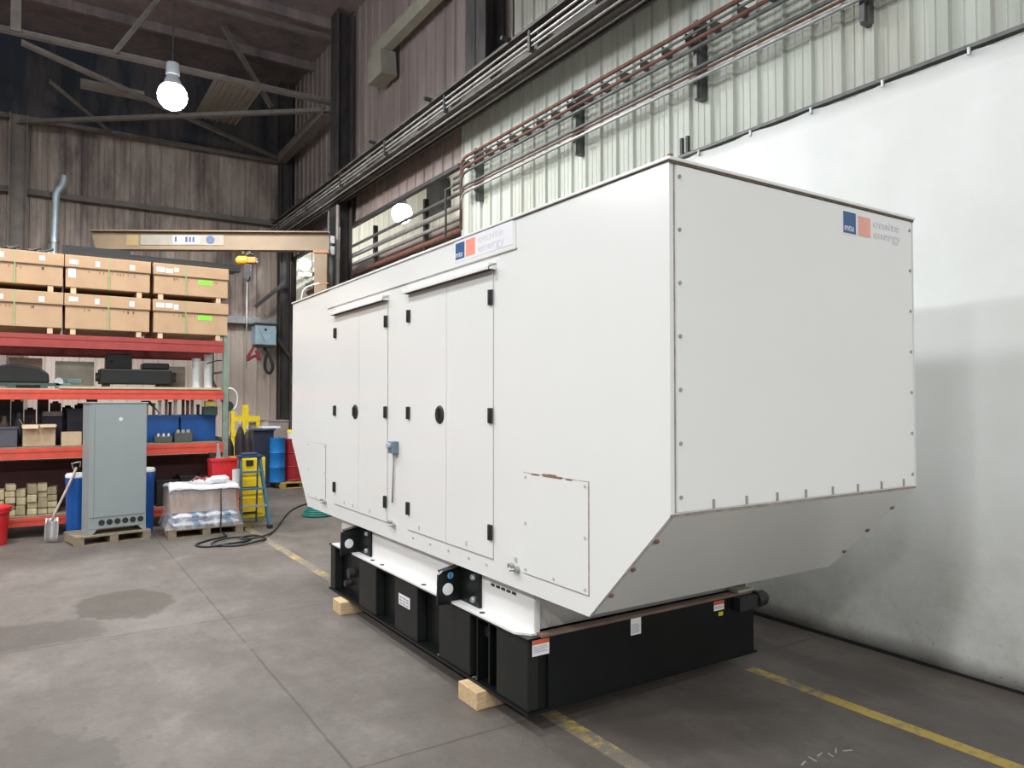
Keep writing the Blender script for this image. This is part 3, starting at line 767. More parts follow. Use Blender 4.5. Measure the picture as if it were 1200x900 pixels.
# tubes on top of the cartons
b = MB(); b.box(.22, 10.98, 3.577, 2.42, 11.12, 3.64); b.box(.22, 11.14, 3.577, 2.38, 11.28, 3.70); b.box(.22, 11.0, 3.64, 1.0, 11.1, 3.72)
tag(b.build('black_channel', RUBBER), 'long black steel channels laid across the tops of the cartons', 'steel channel')
for k, (x, s_) in enumerate(((-.62, .12), (-.35, .1), (-.12, .09), (.02, .07))):
    b = MB(); b.lathe((x, 11.3, 3.58), (x, 11.3, 3.58 + s_), [(0, .09), (.3, .1), (.35, .05), (.7, .06), (.75, .09), (1, .08)], 12); b.box(x - .09, 11.1, 3.58, x + .1, 11.2, 3.61); b.cyl((x - .02, 11.15, 3.62), (x + .1, 11.2, 3.68), .015, 8)
    tag(b.build('valve_part', DARKS), ['dark pipe valve on the left carton, leftmost of four', 'dark pipe valve second from left on the cartons', 'dark pipe valve third from left on the cartons', 'small dark valve beside the foot of the blue duct'][k], 'valve', 'valves on the left carton')

# level 2 (z 1.861)
r = root('engine_block', 'black engine block standing on the plywood board of the rack', 'engine', (1.1, 11.2, 1.89))
b = MB(); b.box(.66, 11.0, 1.93, 1.53, 11.45, 2.13); b.box(.70, 11.02, 1.89, .78, 11.4, 1.93); b.box(1.36, 11.02, 1.89, 1.46, 11.4, 1.93); b.build('crankcase', BLACKG, r, .015)
b = MB(); b.box(.73, 11.05, 2.13, 1.04, 11.35, 2.33); b.cyl((.79, 11.05, 2.24), (.79, 11.03, 2.24), .02, 10); b.build('housing', BLACK, r, .01)
b = MB(); b.box(1.17, 11.05, 2.13, 1.50, 11.38, 2.22); b.build('valve_cover', BLACKG, r, .02)
b = MB(); b.cyl((.62, 11.2, 2.02), (.66, 11.2, 2.02), .06, 16); b.cyl((1.53, 11.2, 2.03), (1.60, 11.2, 2.03), .07, 16); split(b, 'flange', DARKS, r)
r = root('gearbox', 'low black domed machine on a shelf at the left picture edge', 'machine', (-.2, 11.2, 1.861))
b = MB(); b.prism([(-.52, 1.93), (.10, 1.93), (.09, 2.05), (-.02, 2.13), (-.30, 2.17), (-.52, 2.12)], 'y', 11.0, 11.45); b.build('housing', BLACKG, r, .02)
b = MB(); b.box(-.6, 11.0, 1.90, .2, 11.4, 1.93); b.box(-.35, 11.0, 1.861, -.25, 11.4, 1.90); b.box(0, 11.0, 1.861, .08, 11.4, 1.90); b.build('skid', mat('dark_green', (.04, .07, .06), .5), r)
r = root('bench_vise', 'small grey green vise between the domed machine and engine block', 'vise', (.3, 11.1, 1.861))
b = MB(); b.box(.16, 11.0, 1.861, .34, 11.2, 1.93); b.box(.28, 11.03, 1.93, .46, 11.15, 1.99); b.build('vise_body', mat('vise_green', (.10, .17, .16), .5), r, .01)
b = MB(); b.cyl((.20, 11.0, 1.95), (.20, 11.25, 1.95), .05, 12); b.build('vise_drum', mat('vise_pale', (.4, .46, .48), .5), r)
for x0, x1, z1, m, lab in ((-.35, .02, 2.27, mat('carton_pinkish', (.42, .3, .25), .85), 'pinkish carton behind the domed machine'), (.17, .62, 2.24, CREAM, 'cream carton at the back between machine and engine'), (1.45, 1.78, 2.2, mat('carton_grey_tan', (.4, .35, .3), .85), 'greyish carton at the back right of the engine block')):
    b = MB(); b.box(x0, 11.55, 1.861, x1, 11.9, z1); b.box(x0 + .01, 11.545, z1 - .1, x1 - .01, 11.55, z1 - .09); tag(b.build('carton', m, None, .004), lab, 'carton', 'cartons at the back of the engine shelf')
for x, z0, z1, lab in ((1.87, 1.89, 2.31, 'white upright tube near the rack upright, left one of two'), (2.03, 1.89, 2.37, 'white upright tube beside the rack upright, right one of two')):
    b = MB(); b.lathe((x, 11.2, z0), (x, 11.2, z1), [(0, .06), (.05, .06), (.06, .055), (.94, .055), (.95, .062), (1, .062)], 18); tag(b.build('white_tube', WHITEP), lab, 'tube', 'white tubes on the engine shelf')
b = MB(); b.cyl((1.98, 11.05, 2.23), (2.12, 11.05, 2.28), .008, 6); b.cyl((2.12, 11.05, 2.28), (2.18, 11.0, 2.28), .008, 6); tag(b.build('hook_rod', RUBBER), 'thin black hooked rod beside the white tubes', 'rod')

# level 1 (z 1.126)
def obox(name, x0, x1, y0, y1, z0, z1, m, label, cat, group=None, flaps=False, open_=True, t=.008):
    b = MB()
    if open_:
        b.box(x0, y0, z0, x1, y1, z0 + t); b.box(x0, y0, z0, x0 + t, y1, z1); b.box(x1 - t, y0, z0, x1, y1, z1); b.box(x0, y0, z0, x1, y0 + t, z1); b.box(x0, y1 - t, z0, x1, y1, z1)
        b.box(x0 - .01, y0 - .01, z1 - .03, x1 + .01, y0, z1); 
    else: b.box(x0, y0, z0, x1, y1, z1)
    if flaps:
        b.box(x0, y0 - .10, z1 + .0, (x0 + x1) / 2 - .01, y0, z1 + .006, Matrix.Rotation(.5, 3, 'X'), ((x0 + x1) / 2, y0, z1)); b.box((x0 + x1) / 2 + .01, y0 - .1, z1, x1, y0, z1 + .006, Matrix.Rotation(.35, 3, 'X'), ((x0 + x1) / 2, y0, z1))
        b.box(x0, y0, z1, x0 + .005, y1, z1 + .08, Matrix.Rotation(-.5, 3, 'Y'), (x0, y0, z1))
    return tag(b.build(name, m, None, .003), label, cat, group)
obox('carton', -.18, .175, 11.0, 11.4, 1.126, 1.40, CARD2, 'open tan carton with flaps on the middle shelf left of the cabinet', 'carton', 'cartons on the middle shelf', flaps=True)
obox('carton', .235, .46, 11.0, 11.3, 1.126, 1.30, CARD2, 'small pale carton tucked beside the grey cabinet', 'carton', 'cartons on the middle shelf', open_=False)
obox('dark_bin', -.62, -.23, 11.0, 11.4, 1.126, 1.38, mat('bin_dark_grey', (.07, .075, .09), .5), 'dark grey bin on the middle shelf at the picture edge', 'bin', 'dark bins on the rack')
obox('dark_bin', .02, .26, 11.5, 11.8, 1.126, 1.52, mat('bin_dark_blue', (.03, .035, .07), .5), 'tall dark bin behind the open tan carton', 'bin', 'dark bins on the rack')
b = MB(); b.box(.03, 11.45, 1.50, .25, 11.6, 1.56); tag(b.build('folded_cloth', mat('cloth_pinkish_grey', (.38, .33, .32), .9)), 'folded pale cloth on the tall dark bin', 'cloth')
obox('dark_bin', .30, .62, 11.35, 11.7, 1.126, 1.60, mat('bin_black', (.02, .022, .04), .5), 'black bin rising behind the small carton', 'bin', 'dark bins on the rack')
dk = random.Random(5)
for i in range(11):
    x = -.9 + i * .145; h = .44 + dk.random() * .2
    col = dk.choice([(.05, .035, .035), (.03, .03, .05), (.12, .07, .05), (.09, .06, .07), (.16, .13, .11)])
    b = MB(); b.box(x, 11.78, 1.126, x + .13, 11.94, 1.126 + h); b.box(x + .02, 11.775, 1.126 + h * .5, x + .11, 11.78, 1.126 + h * .8); b.box(x + .03, 11.80, 1.126 + h, x + .10, 11.9, 1.15 + h)
    tag(b.build('parts_box', mat('parts_box_%d' % int(col[0] * 100), col, .6), None, .004), 'dark narrow parts box in the back row of the middle shelf', 'box', 'dark parts boxes at the back of the middle shelf')
for i in range(7):
    b = MB(); x = -.55 + i * .16; b.lathe((x, 11.7, 1.126), (x, 11.7, 1.45 + .05 * (i % 3)), [(0, .055), (.7, .055), (.85, .03), (1, .028)], 12)
    tag(b.build('spray_can', [mat('can_maroon', (.2, .05, .05), .4), mat('can_tan', (.36, .26, .2), .4), mat('can_slate', (.12, .13, .16), .4)][i % 3]), 'spray can in the row at the back of the middle shelf', 'can', 'spray cans at the back of the middle shelf')
for x0, x1, lab in ((1.20, 1.66, 'long blue plastic tub next to the grey cabinet'), (1.68, 2.15, 'long blue plastic tub next to the rack upright')):
    t_ = obox('blue_tub', x0, x1, 11.25, 11.75, 1.126, 1.50, BLUEP, lab, 'tub', 'blue tubs on the middle shelf')
tools = [(1.25, 1.66, 'tan'), (1.34, 1.64, 'g'), (1.42, 1.68, 'w'), (1.50, 1.70, 'g'), (1.55, 1.66, 'd'), (1.62, 1.69, 'w'), (1.72, 1.71, 'd'), (1.78, 1.68, 'r'), (1.84, 1.70, 'g'), (1.92, 1.62, 'd'), (2.08, 1.68, 't'), (2.12, 1.66, 't')]
cm = {'tan': mat('handle_tan', (.45, .33, .25), .6), 'g': mat('handle_grey', (.28, .26, .24), .6), 'w': WHITEP, 'd': DARKS, 'r': mat('handle_maroon', (.22, .05, .07), .5), 't': mat('handle_teal', (.03, .13, .15), .5)}
for x, z, k in tools:
    b = MB(); b.box(x - .018, 11.30, 1.36, x + .018, 11.33, z); b.cyl((x, 11.315, z), (x, 11.315, z + .03), .024, 8)
    tag(b.build('hand_tool', cm[k]), 'hand tool standing upright in the blue tubs', 'tool', 'tools in the blue tubs')
tag(MB().box(1.96, 10.98, 1.625, 2.10, 11.1, 1.70).build('yellow_case', mat('yellow_pale', (.85, .65, .2), .5), None, .01), 'small yellow case on top of the right blue tub', 'case')
obox('dark_bin', 1.94, 2.12, 10.96, 11.14, 1.502, 1.622, mat('bin_dark_green', (.02, .05, .04), .5), 'small dark green bin standing on the front edge of the right blue tub', 'bin', 'dark bins on the rack', open_=False)
for x0, x1, z1, lab in ((1.32, 1.54, 1.235, 'low grey parts tray on the shelf edge before the blue tubs, left one'), (1.57, 1.80, 1.28, 'taller dark parts tray on the shelf edge before the blue tubs, right one')):
    r = root('parts_tray', lab, 'tray', ((x0 + x1) / 2, 11.1, 1.126), 'parts trays on the middle shelf')
    MB().box(x0, 11.0, 1.126, x1, 11.2, z1 - .02).build('tray', mat('tray_dark', (.07, .08, .07), .6), r, .008)
    for i in range(3): MB().lathe((x0 + .05 + i * .065, 11.05, z1 - .02), (x0 + .05 + i * .065, 11.05, z1 + .02), [(0, .028), (1, .022)], 10).build('fitting', ALU if x0 < 1.5 else mat('fitting_tan', (.35, .33, .24), .6), r)
b = MB()
for i in range(9): b.tube([(1.05 + i * .02, 11.05 + .03 * i, 1.62 - .01 * i), (1.16 + i * .015, 11.0 + .03 * i, 1.70), (1.30 + .01 * i, 11.05, 1.63 - .012 * i)], .008, 5)
tag(b.build('cable_bundle', mat('cable_olive', (.12, .12, .07), .6)), 'loose bundle of olive cables right of the cabinet top', 'cables', kind='stuff')

# level 0 (z .261)
fr = random.Random(11)
hts = [.262] * 9
for k in range(34):
    c_ = min(range(9), key=lambda q: hts[q] + fr.random() * .10)
    h = fr.choice((.08, .10, .13)); z = hts[c_]
    if z + h > .76: continue
    x = -.80 + c_ * .112
    if x > .16: continue
    tone = FOAM if fr.random() < .7 else mat('tan_foam_dark', (.30, .26, .16), .9, var=.25, scale=14)
    b = MB(); b.box(x + .004, 11.0 + fr.random() * .06, z, x + .108, 11.2 + fr.random() * .05, z + h - .003, Matrix.Rotation(fr.uniform(-.12, .12), 3, 'Z'))
    tag(b.build('foam_block', tone, None, .012), 'rough tan foam block in the pile on the bottom shelf left', 'foam block', 'tan foam blocks on the bottom shelf')
    hts[c_] = z + h
def pail(x, y, z0, z1, rr, label, group='blue pails with white lids'):
    r = root('blue_pail', label, 'pail', (x, y, z0), group)
    MB().lathe((x, y, z0), (x, y, z1 - .05), [(0, rr * .9), (.9, rr), (.92, rr * 1.05), (1, rr * 1.05)], 22).build('pail_body', BLUEP, r)
    MB().lathe((x, y, z1 - .05), (x, y, z1), [(0, rr * 1.07), (.5, rr * 1.07), (.7, rr), (1, rr * .95)], 22).build('lid', WHITEP, r)
pail(.40, 10.62, 0, .80, .12, 'tall blue pail with white lid left of the grey cabinet')
pail(1.17, 10.62, 0, .83, .11, 'tall blue pail with white lid right of the grey cabinet')
for i, (x0, x1, z1) in enumerate(((1.35, 1.62, .62), (1.65, 1.95, .66), (.55, .95, .6))):
    obox('dark_crate', x0, x1, 11.0, 11.45, .261, z1, mat('crate_black', (.02, .018, .02), .5), ['black crate on the bottom shelf just right of the grey cabinet', 'black crate on the bottom shelf above the wrapped pallet', 'black crate on the bottom shelf behind the grey cabinet'][i], 'crate', 'black crates on the bottom shelf')
obox('back_crate', -.9, 2.15, 11.7, 11.95, .261, .9, mat('crate_dark_red', (.10, .03, .03), .6), 'long low dark red crate at the back of the bottom shelf', 'crate', open_=False)
# red bin at left picture edge
r = root('red_bin', 'red plastic bin on the floor at the left picture edge', 'bin', (-.5, 10.6, 0))
b = MB(); b.lathe((-.5, 10.6, 0), (-.5, 10.6, .42), [(0, .19), (.9, .215), (.92, .235), (1, .235)], 24); b.build('bin_body', REDP, r)
b = MB(); b.lathe((-.5, 10.6, .42), (-.5, 10.6, .46), [(0, .24), (.6, .24), (1, .2)], 24); b.build('bin_lid', REDP, r)

# grey cabinet on its pallet
CAB = root('electrical_cabinet', 'grey steel electrical cabinet standing on a pallet before the rack', 'cabinet', (0, 0, 0))
W, D, HH = .63, .32, 1.56
b = MB(); b.box(0, 0, .06, W, D, HH); 
b.build('cabinet_body', GREYP, CAB, .006)
b = MB(); b.box(-.012, -.012, HH - .01, W + .012, D + .012, HH + .008); b.build('cabinet_top', GREYP, CAB, .004)
b = MB(); b.box(.015, -.008, .20, W - .012, 0, HH - .02); FP = b.build('front_panel', GREYP, CAB, .003)
b = MB(); b.box(.045, -.010, .20, .05, -.007, HH - .03); b.build('panel_fold', mat('grey_fold', (.2, .23, .235), .5), FP)
for i in range(6):
    b = MB(); x = .135 + i * .086; b.lathe((x, -.001, .135), (x, -.009, .135), [(0, .034), (.7, .034), (1, .028)], 20); b.build('knockout_plug', RUBBER, CAB)
for x0 in (0, W - .12):
    b = MB(); b.prism([(0, 0), (.04, 0), (.09, .06), (0, .06)] if x0 == 0 else [(W, 0), (W - .04, 0), (W - .09, .06), (W, .06)], 'y', 0, D); b.build('foot', GREYP, CAB)
b = MB(); b.lathe((.33, -.008, 1.36), (.33, -.012, 1.36), [(0, .024), (1, .022)], 18); b.build('round_badge', mat('badge_white', (.7, .68, .66), .5), FP)
CAB.location = (.50, 9.93, .12); CAB.rotation_euler = (0, 0, math.radians(11))
P = root('wooden_pallet', 'weathered wooden pallet under the grey electrical cabinet', 'pallet', (0, 0, 0), 'wooden pallets on the floor')
def pallet(P, W, D, m=WOODO):
    for i in range(5): MB().box(-.02, i * (D - .09) / 4, .098, W, i * (D - .09) / 4 + .09, .118).build('deck_board', m, P)
    for i in range(3): MB().box(-.02 + i * (W - .07) / 2, 0, .018, -.02 + i * (W - .07) / 2 + .09, D, .098).build('stringer', m, P)
    for i in range(2): MB().box(-.02, i * (D - .09), 0, W, i * (D - .09) + .09, .018).build('bottom_board', m, P)
pallet(P, .80, .55); P.location = (.385, 9.86, 0); P.rotation_euler = (0, 0, math.radians(11))

# scoop shovel leaning
r = root('scoop_shovel', 'aluminium scoop shovel leaning blade down by the blue pail', 'shovel', (.15, 10.35, 0))
b = MB(); n = 8
rows = []
for j in range(6):
    z = .01 + .29 * j / 5; w = .085 + .012 * math.sin(j / 5 * PI); row = []
    for i in range(n + 1):
        a = -1 + 2 * i / n
        row.append(b.b.verts.new((.13 + a * w * .75 + .01 * j / 5, 10.33 + .035 * (a * a) * -1 + .03 + .02 * j / 5, z)))
    rows.append(row)
for j in range(5):
    for i in range(n): f = b.b.faces.new((rows[j][i], rows[j][i + 1], rows[j + 1][i + 1], rows[j + 1][i])); f.smooth = True
o = b.build('blade', ALU, r); md = o.modifiers.new('Solidify', 'SOLIDIFY'); md.thickness = .006
MB().tube([(.14, 10.37, .26), (.17, 10.37, .36), (.30, 10.45, .65), (.39, 10.5, .88)], .015, 8).build('shaft', mat('shovel_ash', (.5, .42, .36), .6), r)
MB().tube([(.36, 10.5, .86), (.34, 10.5, .93), (.43, 10.5, .95), (.43, 10.5, .88)], .012, 8).build('grip', STEEL, r)

# wrapped pallet of bags
P2 = root('wooden_pallet', 'wooden pallet carrying the plastic wrapped white bags', 'pallet', (0, 0, 0), 'wooden pallets on the floor')
pallet(P2, .86, .62); P2.location = (1.36, 9.80, 0)
def bag(x, y, z, l, w, h, m, label):
    b = MB(); N1, N2 = 14, 8; top = []; bot = []
    for j in range(N2 + 1):
        rt = []; rb = []
        for i in range(N1 + 1):
            u = -1 + 2 * i / N1; v = -1 + 2 * j / N2
            e = (max(0, 1 - u ** 6) * max(0, 1 - v ** 6)) ** .45
            rt.append(b.b.verts.new((x + u * l / 2, y + v * w / 2, z + h * (.45 + .5 * e) + .006 * math.sin(7 * u + 3 * v)))); rb.append(b.b.verts.new((x + u * l / 2 * .98, y + v * w / 2 * .98, z + h * .4 * (1 - e))))
        top.append(rt); bot.append(rb)
    for G_ in (top, bot):
        for j in range(N2):
            for i in range(N1): f = b.b.faces.new((G_[j][i], G_[j][i + 1], G_[j + 1][i + 1], G_[j + 1][i])); f.smooth = True
    ed = [(0, i) for i in range(N1)] + [(j, N1) for j in range(N2)] + [(N2, i) for i in range(N1, 0, -1)] + [(j, 0) for j in range(N2, 0, -1)]
    for k2 in range(len(ed)):
        a = ed[k2]; c2 = ed[(k2 + 1) % len(ed)]
        b.b.faces.new((top[a[0]][a[1]], top[c2[0]][c2[1]], bot[c2[0]][c2[1]], bot[a[0]][a[1]]))
    return tag(b.build('plastic_bag', m), label, 'bag', 'bags on the wrapped pallet')
bagm = NT('bag_white_blue'); q_ = bagm.noise(5, (1, 1, 1.6), 3); bagm.color(bagm.mix(bagm.ramp(q_, .54, .6), (.74, .76, .80), (.08, .22, .42))); BAGM = bagm.set(.35)
for i, (x, z, lab) in enumerate(((1.60, .12, 'white and blue filled bag, bottom left on the wrapped pallet'), (1.98, .12, 'white and blue filled bag, bottom right on the wrapped pallet'), (1.58, .215, 'white and blue filled bag, upper left below the brown carton'), (1.96, .215, 'white and blue filled bag, upper right below the brown carton'))):
    bag(x, 10.07, z, .42 if z < .2 else .40, .58, .10, BAGM, lab)
b = MB(); b.box(1.37, 9.84, .312, 2.14, 10.36, .60); b.box(1.37, 9.838, .45, 2.14, 9.84, .455)
tag(b.build('carton', mat('carton_brown_wrapped', (.40, .27, .20), .8), None, .008), 'wide brown carton on top of the wrapped bags', 'carton')
b = MB(); ry = random.Random(3); N = 28
def wr(z, k2):
    e = {0: .05, 1: .035, 2: .0, 3: .0, 4: .0}[k2]; P_ = []
    x0, x1, y0, y1 = 1.35 - e, 2.165 + e, 9.80 - e, 10.38 + e
    per = [(x0 + (x1 - x0) * i / N, y0) for i in range(N)] + [(x1, y0 + (y1 - y0) * i / 12) for i in range(12)] + [(x1 - (x1 - x0) * i / N, y1) for i in range(N)] + [(x0, y1 - (y1 - y0) * i / 12) for i in range(12)]
    return [b.b.verts.new((p[0] + ry.uniform(-.006, .006), p[1] + ry.uniform(-.008, .006), z)) for p in per]
rg = [wr(z, k2) for k2, z in enumerate((.122, .18, .31, .46, .615))]
for A, B in zip(rg, rg[1:]):
    for i in range(len(A)): f = b.b.faces.new((A[i], A[(i + 1) % len(A)], B[(i + 1) % len(A)], B[i])); f.smooth = True
tag(b.build('stretch_wrap', WRAP), 'clear stretch wrap around the bags and brown carton', 'plastic wrap')
b = MB(); N1, N2 = 24, 12; rows = []
for j in range(N2 + 1):
    row = []
    for i in range(N1 + 1):
        u, v = i / N1, j / N2; z = .635 + .045 * max(0, math.sin(u * 5.5 + 1) * math.sin(v * 4 + .4)) + ry.uniform(0, .014)
        if j == 0: z -= .05
        if i in (0, N1): z -= .035
        row.append(b.b.verts.new((1.34 + .84 * u, 9.78 + .6 * v, z)))
    rows.append(row)
for j in range(N2):
    for i in range(N1): f = b.b.faces.new((rows[j][i], rows[j][i + 1], rows[j + 1][i + 1], rows[j + 1][i])); f.smooth = True
o = b.build('plastic_sheet', mat('crumpled_white_film', (.72, .75, .80), .3, var=.1, scale=20)); md = o.modifiers.new('Solidify', 'SOLIDIFY'); md.thickness = .004
tag(o, 'crumpled white plastic sheet over the brown carton on the pallet', 'plastic sheet')
b = MB(); b.lathe((1.83, 9.9, .70), (2.06, 9.9, .70), [(0, .02), (.1, .045), (.8, .05), (1, .02)], 12); tag(b.build('white_sack', WHITEP), 'small white sack lying on the crumpled plastic sheet', 'sack')
b = MB(); b.tube([(1.62, 9.9, .70), (1.68, 9.95, .735), (1.74, 9.9, .715), (1.80, 9.95, .735), (1.76, 9.88, .70)], .014, 6); tag(b.build('red_tool', mat('tool_dark_red', (.3, .05, .06), .5)), 'dark red gripping tool lying on the plastic sheet', 'tool')
# cord with plug on pallet front
b = MB(); b.tube([(1.93, 9.74, .60), (1.935, 9.735, .3), (1.93, 9.73, .06), (1.98, 9.68, .01)], .009, 6); tag(b.build('extension_cord', RUBBER), 'thin dark cord hanging down the front of the wrapped pallet', 'cord')
# red bin behind
b = MB(); b.prism([(2.02, .02), (2.26, .02), (2.30, .90), (1.96, .90)], 'y', 10.50, 10.82); b.box(1.94, 10.48, .88, 2.32, 10.5, .92)
tag(b.build('red_tote', REDP, None, .006), 'red plastic tote standing behind the wrapped pallet', 'tote')
b = MB(); b.prism([(2.04, .92), (2.10, .92), (2.07, 1.12), (2.05, 1.12)], 'y', 10.6, 10.64); b.box(2.03, 10.58, .90, 2.13, 10.66, .93); tag(b.build('white_scraper', ALU), 'silver blade tool standing up out of the red tote', 'tool')
b = MB(); b.cyl((2.18, 10.05, .60), (2.18, 10.05, .80), .045, 12, .05); tag(b.build('clear_cup', mat('cup_grey', (.55, .58, .58), .3)), 'tall greyish cup at the right corner of the wrapped carton', 'cup')
# orange traffic style posts beside yellow bin
b = MB(); b.lathe((2.36, 10.75, 0), (2.36, 10.75, .80), [(0, .05), (.4, .045), (.42, .06), (.6, .06), (.62, .045), (1, .035)], 12); tag(b.build('orange_post', mat('orange_plastic', (.75, .15, .02), .5)), 'orange plastic post left of the yellow locker', 'post')

# ladder
L = root('step_ladder', 'blue and green fibreglass step ladder standing open beside the wrapped pallet', 'ladder', (2.43, 10.2, 0))
FR = mat('ladder_teal', (.02, .10, .10), .45); FR2 = mat('ladder_blue', (.05, .15, .22), .45)
tp = (2.28, 2.53, 10.28, .95)
for s_, (xt, xb) in enumerate(((2.29, 2.24), (2.53, 2.60))):
    MB().bar((xb, 9.97, .0), (xt, 10.26, .95), .028, .055).build('front_rail', FR if s_ == 0 else FR2, L)
    MB().bar((xb + (.02 if s_ == 0 else -.02), 10.62, .0), (xt, 10.34, .93), .022, .04).build('rear_rail', FR2, L)
for i in range(3):
    z = .30 + i * .22; f = z / .95; x0 = 2.24 + .05 * f; x1 = 2.60 - .07 * f; y = 9.97 + .29 * f
    MB().box(x0, y - .035, z - .012, x1, y + .045, z + .012).build('step', ALU if i == 0 else FR2, L)
MB().box(2.25, 10.20, .93, 2.57, 10.40, .965).build('top_cap', mat('cap_navy', (.02, .05, .15), .4), L, .01)
for z in (.14, .5): MB().bar((2.27, 10.60 - z * .3, z), (2.57, 10.60 - z * .3, z), .02, .03).build('rear_brace', DARKS, L)
b = MB()
for x, y in ((2.24, 9.97), (2.60, 9.97)): b.box(x - .03, y - .04, 0, x + .03, y + .04, .05)
split(b, 'rubber_foot', RUBBER, L)
tag(MB().box(2.30, 10.22, .966, 2.50, 10.36, 1.0).build('tool_bag', mat('bag_blue_black', (.04, .06, .12), .6), None, .012), 'dark tool pouch on the top cap of the step ladder', 'tool bag')
# yellow locker behind the ladder
r = root('yellow_locker', 'bright yellow plastic locker standing behind the step ladder', 'locker', (2.57, 11.2, 0))
b = MB(); b.box(2.35, 11.0, .0, 2.80, 11.45, .88); b.build('locker_body', YELP, r, .012)
for i in range(3): MB().box(2.40, 10.985, .06 + i * .28, 2.76, 11.0, .30 + i * .28).build('drawer', mat('yellow_warm', (.82, .60, .02), .4), r, .008)
MB().box(2.52, 10.97, .76, 2.62, 10.985, .84).build('handle', RUBBER, r)

# hoses on the floor
def smooth(pts, it=3, closed=False):
    for _ in range(it):
        q = []
        for i in range(len(pts) - (0 if closed else 1)):
            a, c = Vector(pts[i]), Vector(pts[(i + 1) % len(pts)])
            q += [a * .75 + c * .25, a * .25 + c * .75]
        pts = ([Vector(pts[0])] + q + [Vector(pts[-1])]) if not closed else q
    return pts
hp = [(1.98, 9.62, .012), (1.72, 9.45, .012), (1.52, 9.22, .012), (1.62, 9.02, .012), (1.86, 9.0, .03), (2.12, 9.12, .012), (2.22, 9.35, .012), (2.0, 9.42, .03), (1.74, 9.24, .025), (1.70, 9.08, .012),
      (1.95, 8.90, .012), (2.20, 8.96, .03), (2.38, 9.18, .012), (2.30, 9.42, .03), (2.05, 9.30, .035), (2.10, 9.15, .03), (2.34, 9.25, .03), (2.55, 9.60, .012), (2.80, 10.2, .012), (3.05, 10.85, .012), (3.35, 11.5, .012), (3.75, 12.0, .012), (4.3, 12.4, .012)]
tag(MB().tube(smooth(hp), .013, 7).build('air_hose', RUBBER), 'long black hose looped on the floor and running behind the generator', 'hose')
b = MB()
for k2 in range(4): b.tube(smooth([(3.5 + math.cos(a) * (.24 - .02 * k2), 10.7 + math.sin(a) * (.26 - .02 * k2), .02 + .028 * k2) for a in [i * PI / 4 for i in range(8)]], 2, True), .018, 6, True)
tag(b.build('teal_hose_coil', TEAL), 'coiled teal hose on the floor behind the far end of the generator', 'hose')

# ------------------------------------------------------------------ jib crane
ang = math.atan2(1.6, -2.64)
J = root('jib_crane', 'tan jib crane with long boom and warning sign near the back', 'crane', (0, 0, 0))
b = MB(); b.box(-.085, -.085, .4314, .085, .085, 3.74); b.box(-.2, -.2, .4314, .2, .2, .45); b.build('mast', TAN, J, .006)
b = MB(); b.box(-.1, -.09, 3.28, .1, .09, 3.30); b.box(-.1, -.1, 3.70, .1, .1, 3.74); split(b, 'mast_band', mat('band_orange_brown', (.35, .16, .07), .6), J)
Lb = 3.09
b = MB(); b.prism([(-.1, 3.75), (Lb - .06, 3.75), (Lb, 3.985), (-.1, 3.985)], 'y', -.012, .012)
b.box(-.1, -.07, 3.74, Lb - .05, .07, 3.756); b.box(-.1, -.075, 3.985, Lb, .075, 4.0); b.build('boom', TAN, J)
b = MB(); b.box(1.32, .014, 3.81, 2.43, .020, 3.95); SG = b.build('sign_plate', mat('sign_faded', (.25, .225, .19), .7, var=.1), J)
b = MB(); b.box(1.64, .0205, 3.83, 2.0, .0225, 3.94); b.build('white_patch', mat('patch_grey_white', (.42, .42, .44), .7), SG)
b = MB()
for i, (xx, w) in enumerate(((1.945, .03), (1.80, .035), (1.755, .03), (1.71, .03))): b.box(xx, .023, 3.85, xx + w, .0245, 3.925)
b.build('sign_print', mat('sign_navy', (.05, .06, .16), .6), SG)
b = MB(); b.lathe((1.50, .0205, 3.885), (1.50, .0245, 3.885), [(0, .055), (1, .055)], 20); b.build('round_emblem', mat('emblem_blue', (.06, .09, .18), .6), SG)
b = MB(); b.box(2.46, .014, 3.80, 2.62, .018, 3.95); b.build('yellow_patch', mat('patch_ochre', (.28, .20, .09), .6), SG)
J.location = (4.29, 13.0, -.578); J.scale = (1.34, 1.34, 1.34); J.rotation_euler = (0, 0, ang)
# hoist hangs from the boom
H = root('chain_hoist', 'orange and black chain hoist hanging from the tan boom', 'hoist', (0, 0, 0))
b = MB(); b.lathe((-.02, 0, -.13), (.14, 0, -.13), [(0, .05), (.15, .062), (.8, .062), (1, .03)], 16); b.build('motor', ORG, H)
b = MB(); b.box(-.14, -.05, -.17, -.02, .05, -.09); b.build('gear_case', mat('hoist_brown_orange', (.45, .18, .03), .5), H, .012)
b = MB(); b.box(-.05, -.03, -.06, .03, .03, .0); b.cyl((-.05, -.05, -.03), (-.05, .05, -.03), .025, 10); b.cyl((.03, -.05, -.03), (.03, .05, -.03), .025, 10); b.build('trolley', DARKS, H)
b = MB(); b.prism([(-.06, -.18), (.03, -.18), (.04, -.38), (-.03, -.42), (-.06, -.36)], 'y', -.03, .03); b.build('chain_bag', RUBBER, H, .008)
b = MB(); b.tube([(-.01, 0, -.4), (-.01, 0, -1.6)], .006, 5); b.build('chain', STEEL, H)
f_ = 1.0
H.location = (4.29 - 2.64 * 1.34 * .33, 13.0 + 1.6 * 1.34 * .33, 4.433); H.scale = (1.34, 1.34, 1.34); H.rotation_euler = (0, 0, ang)

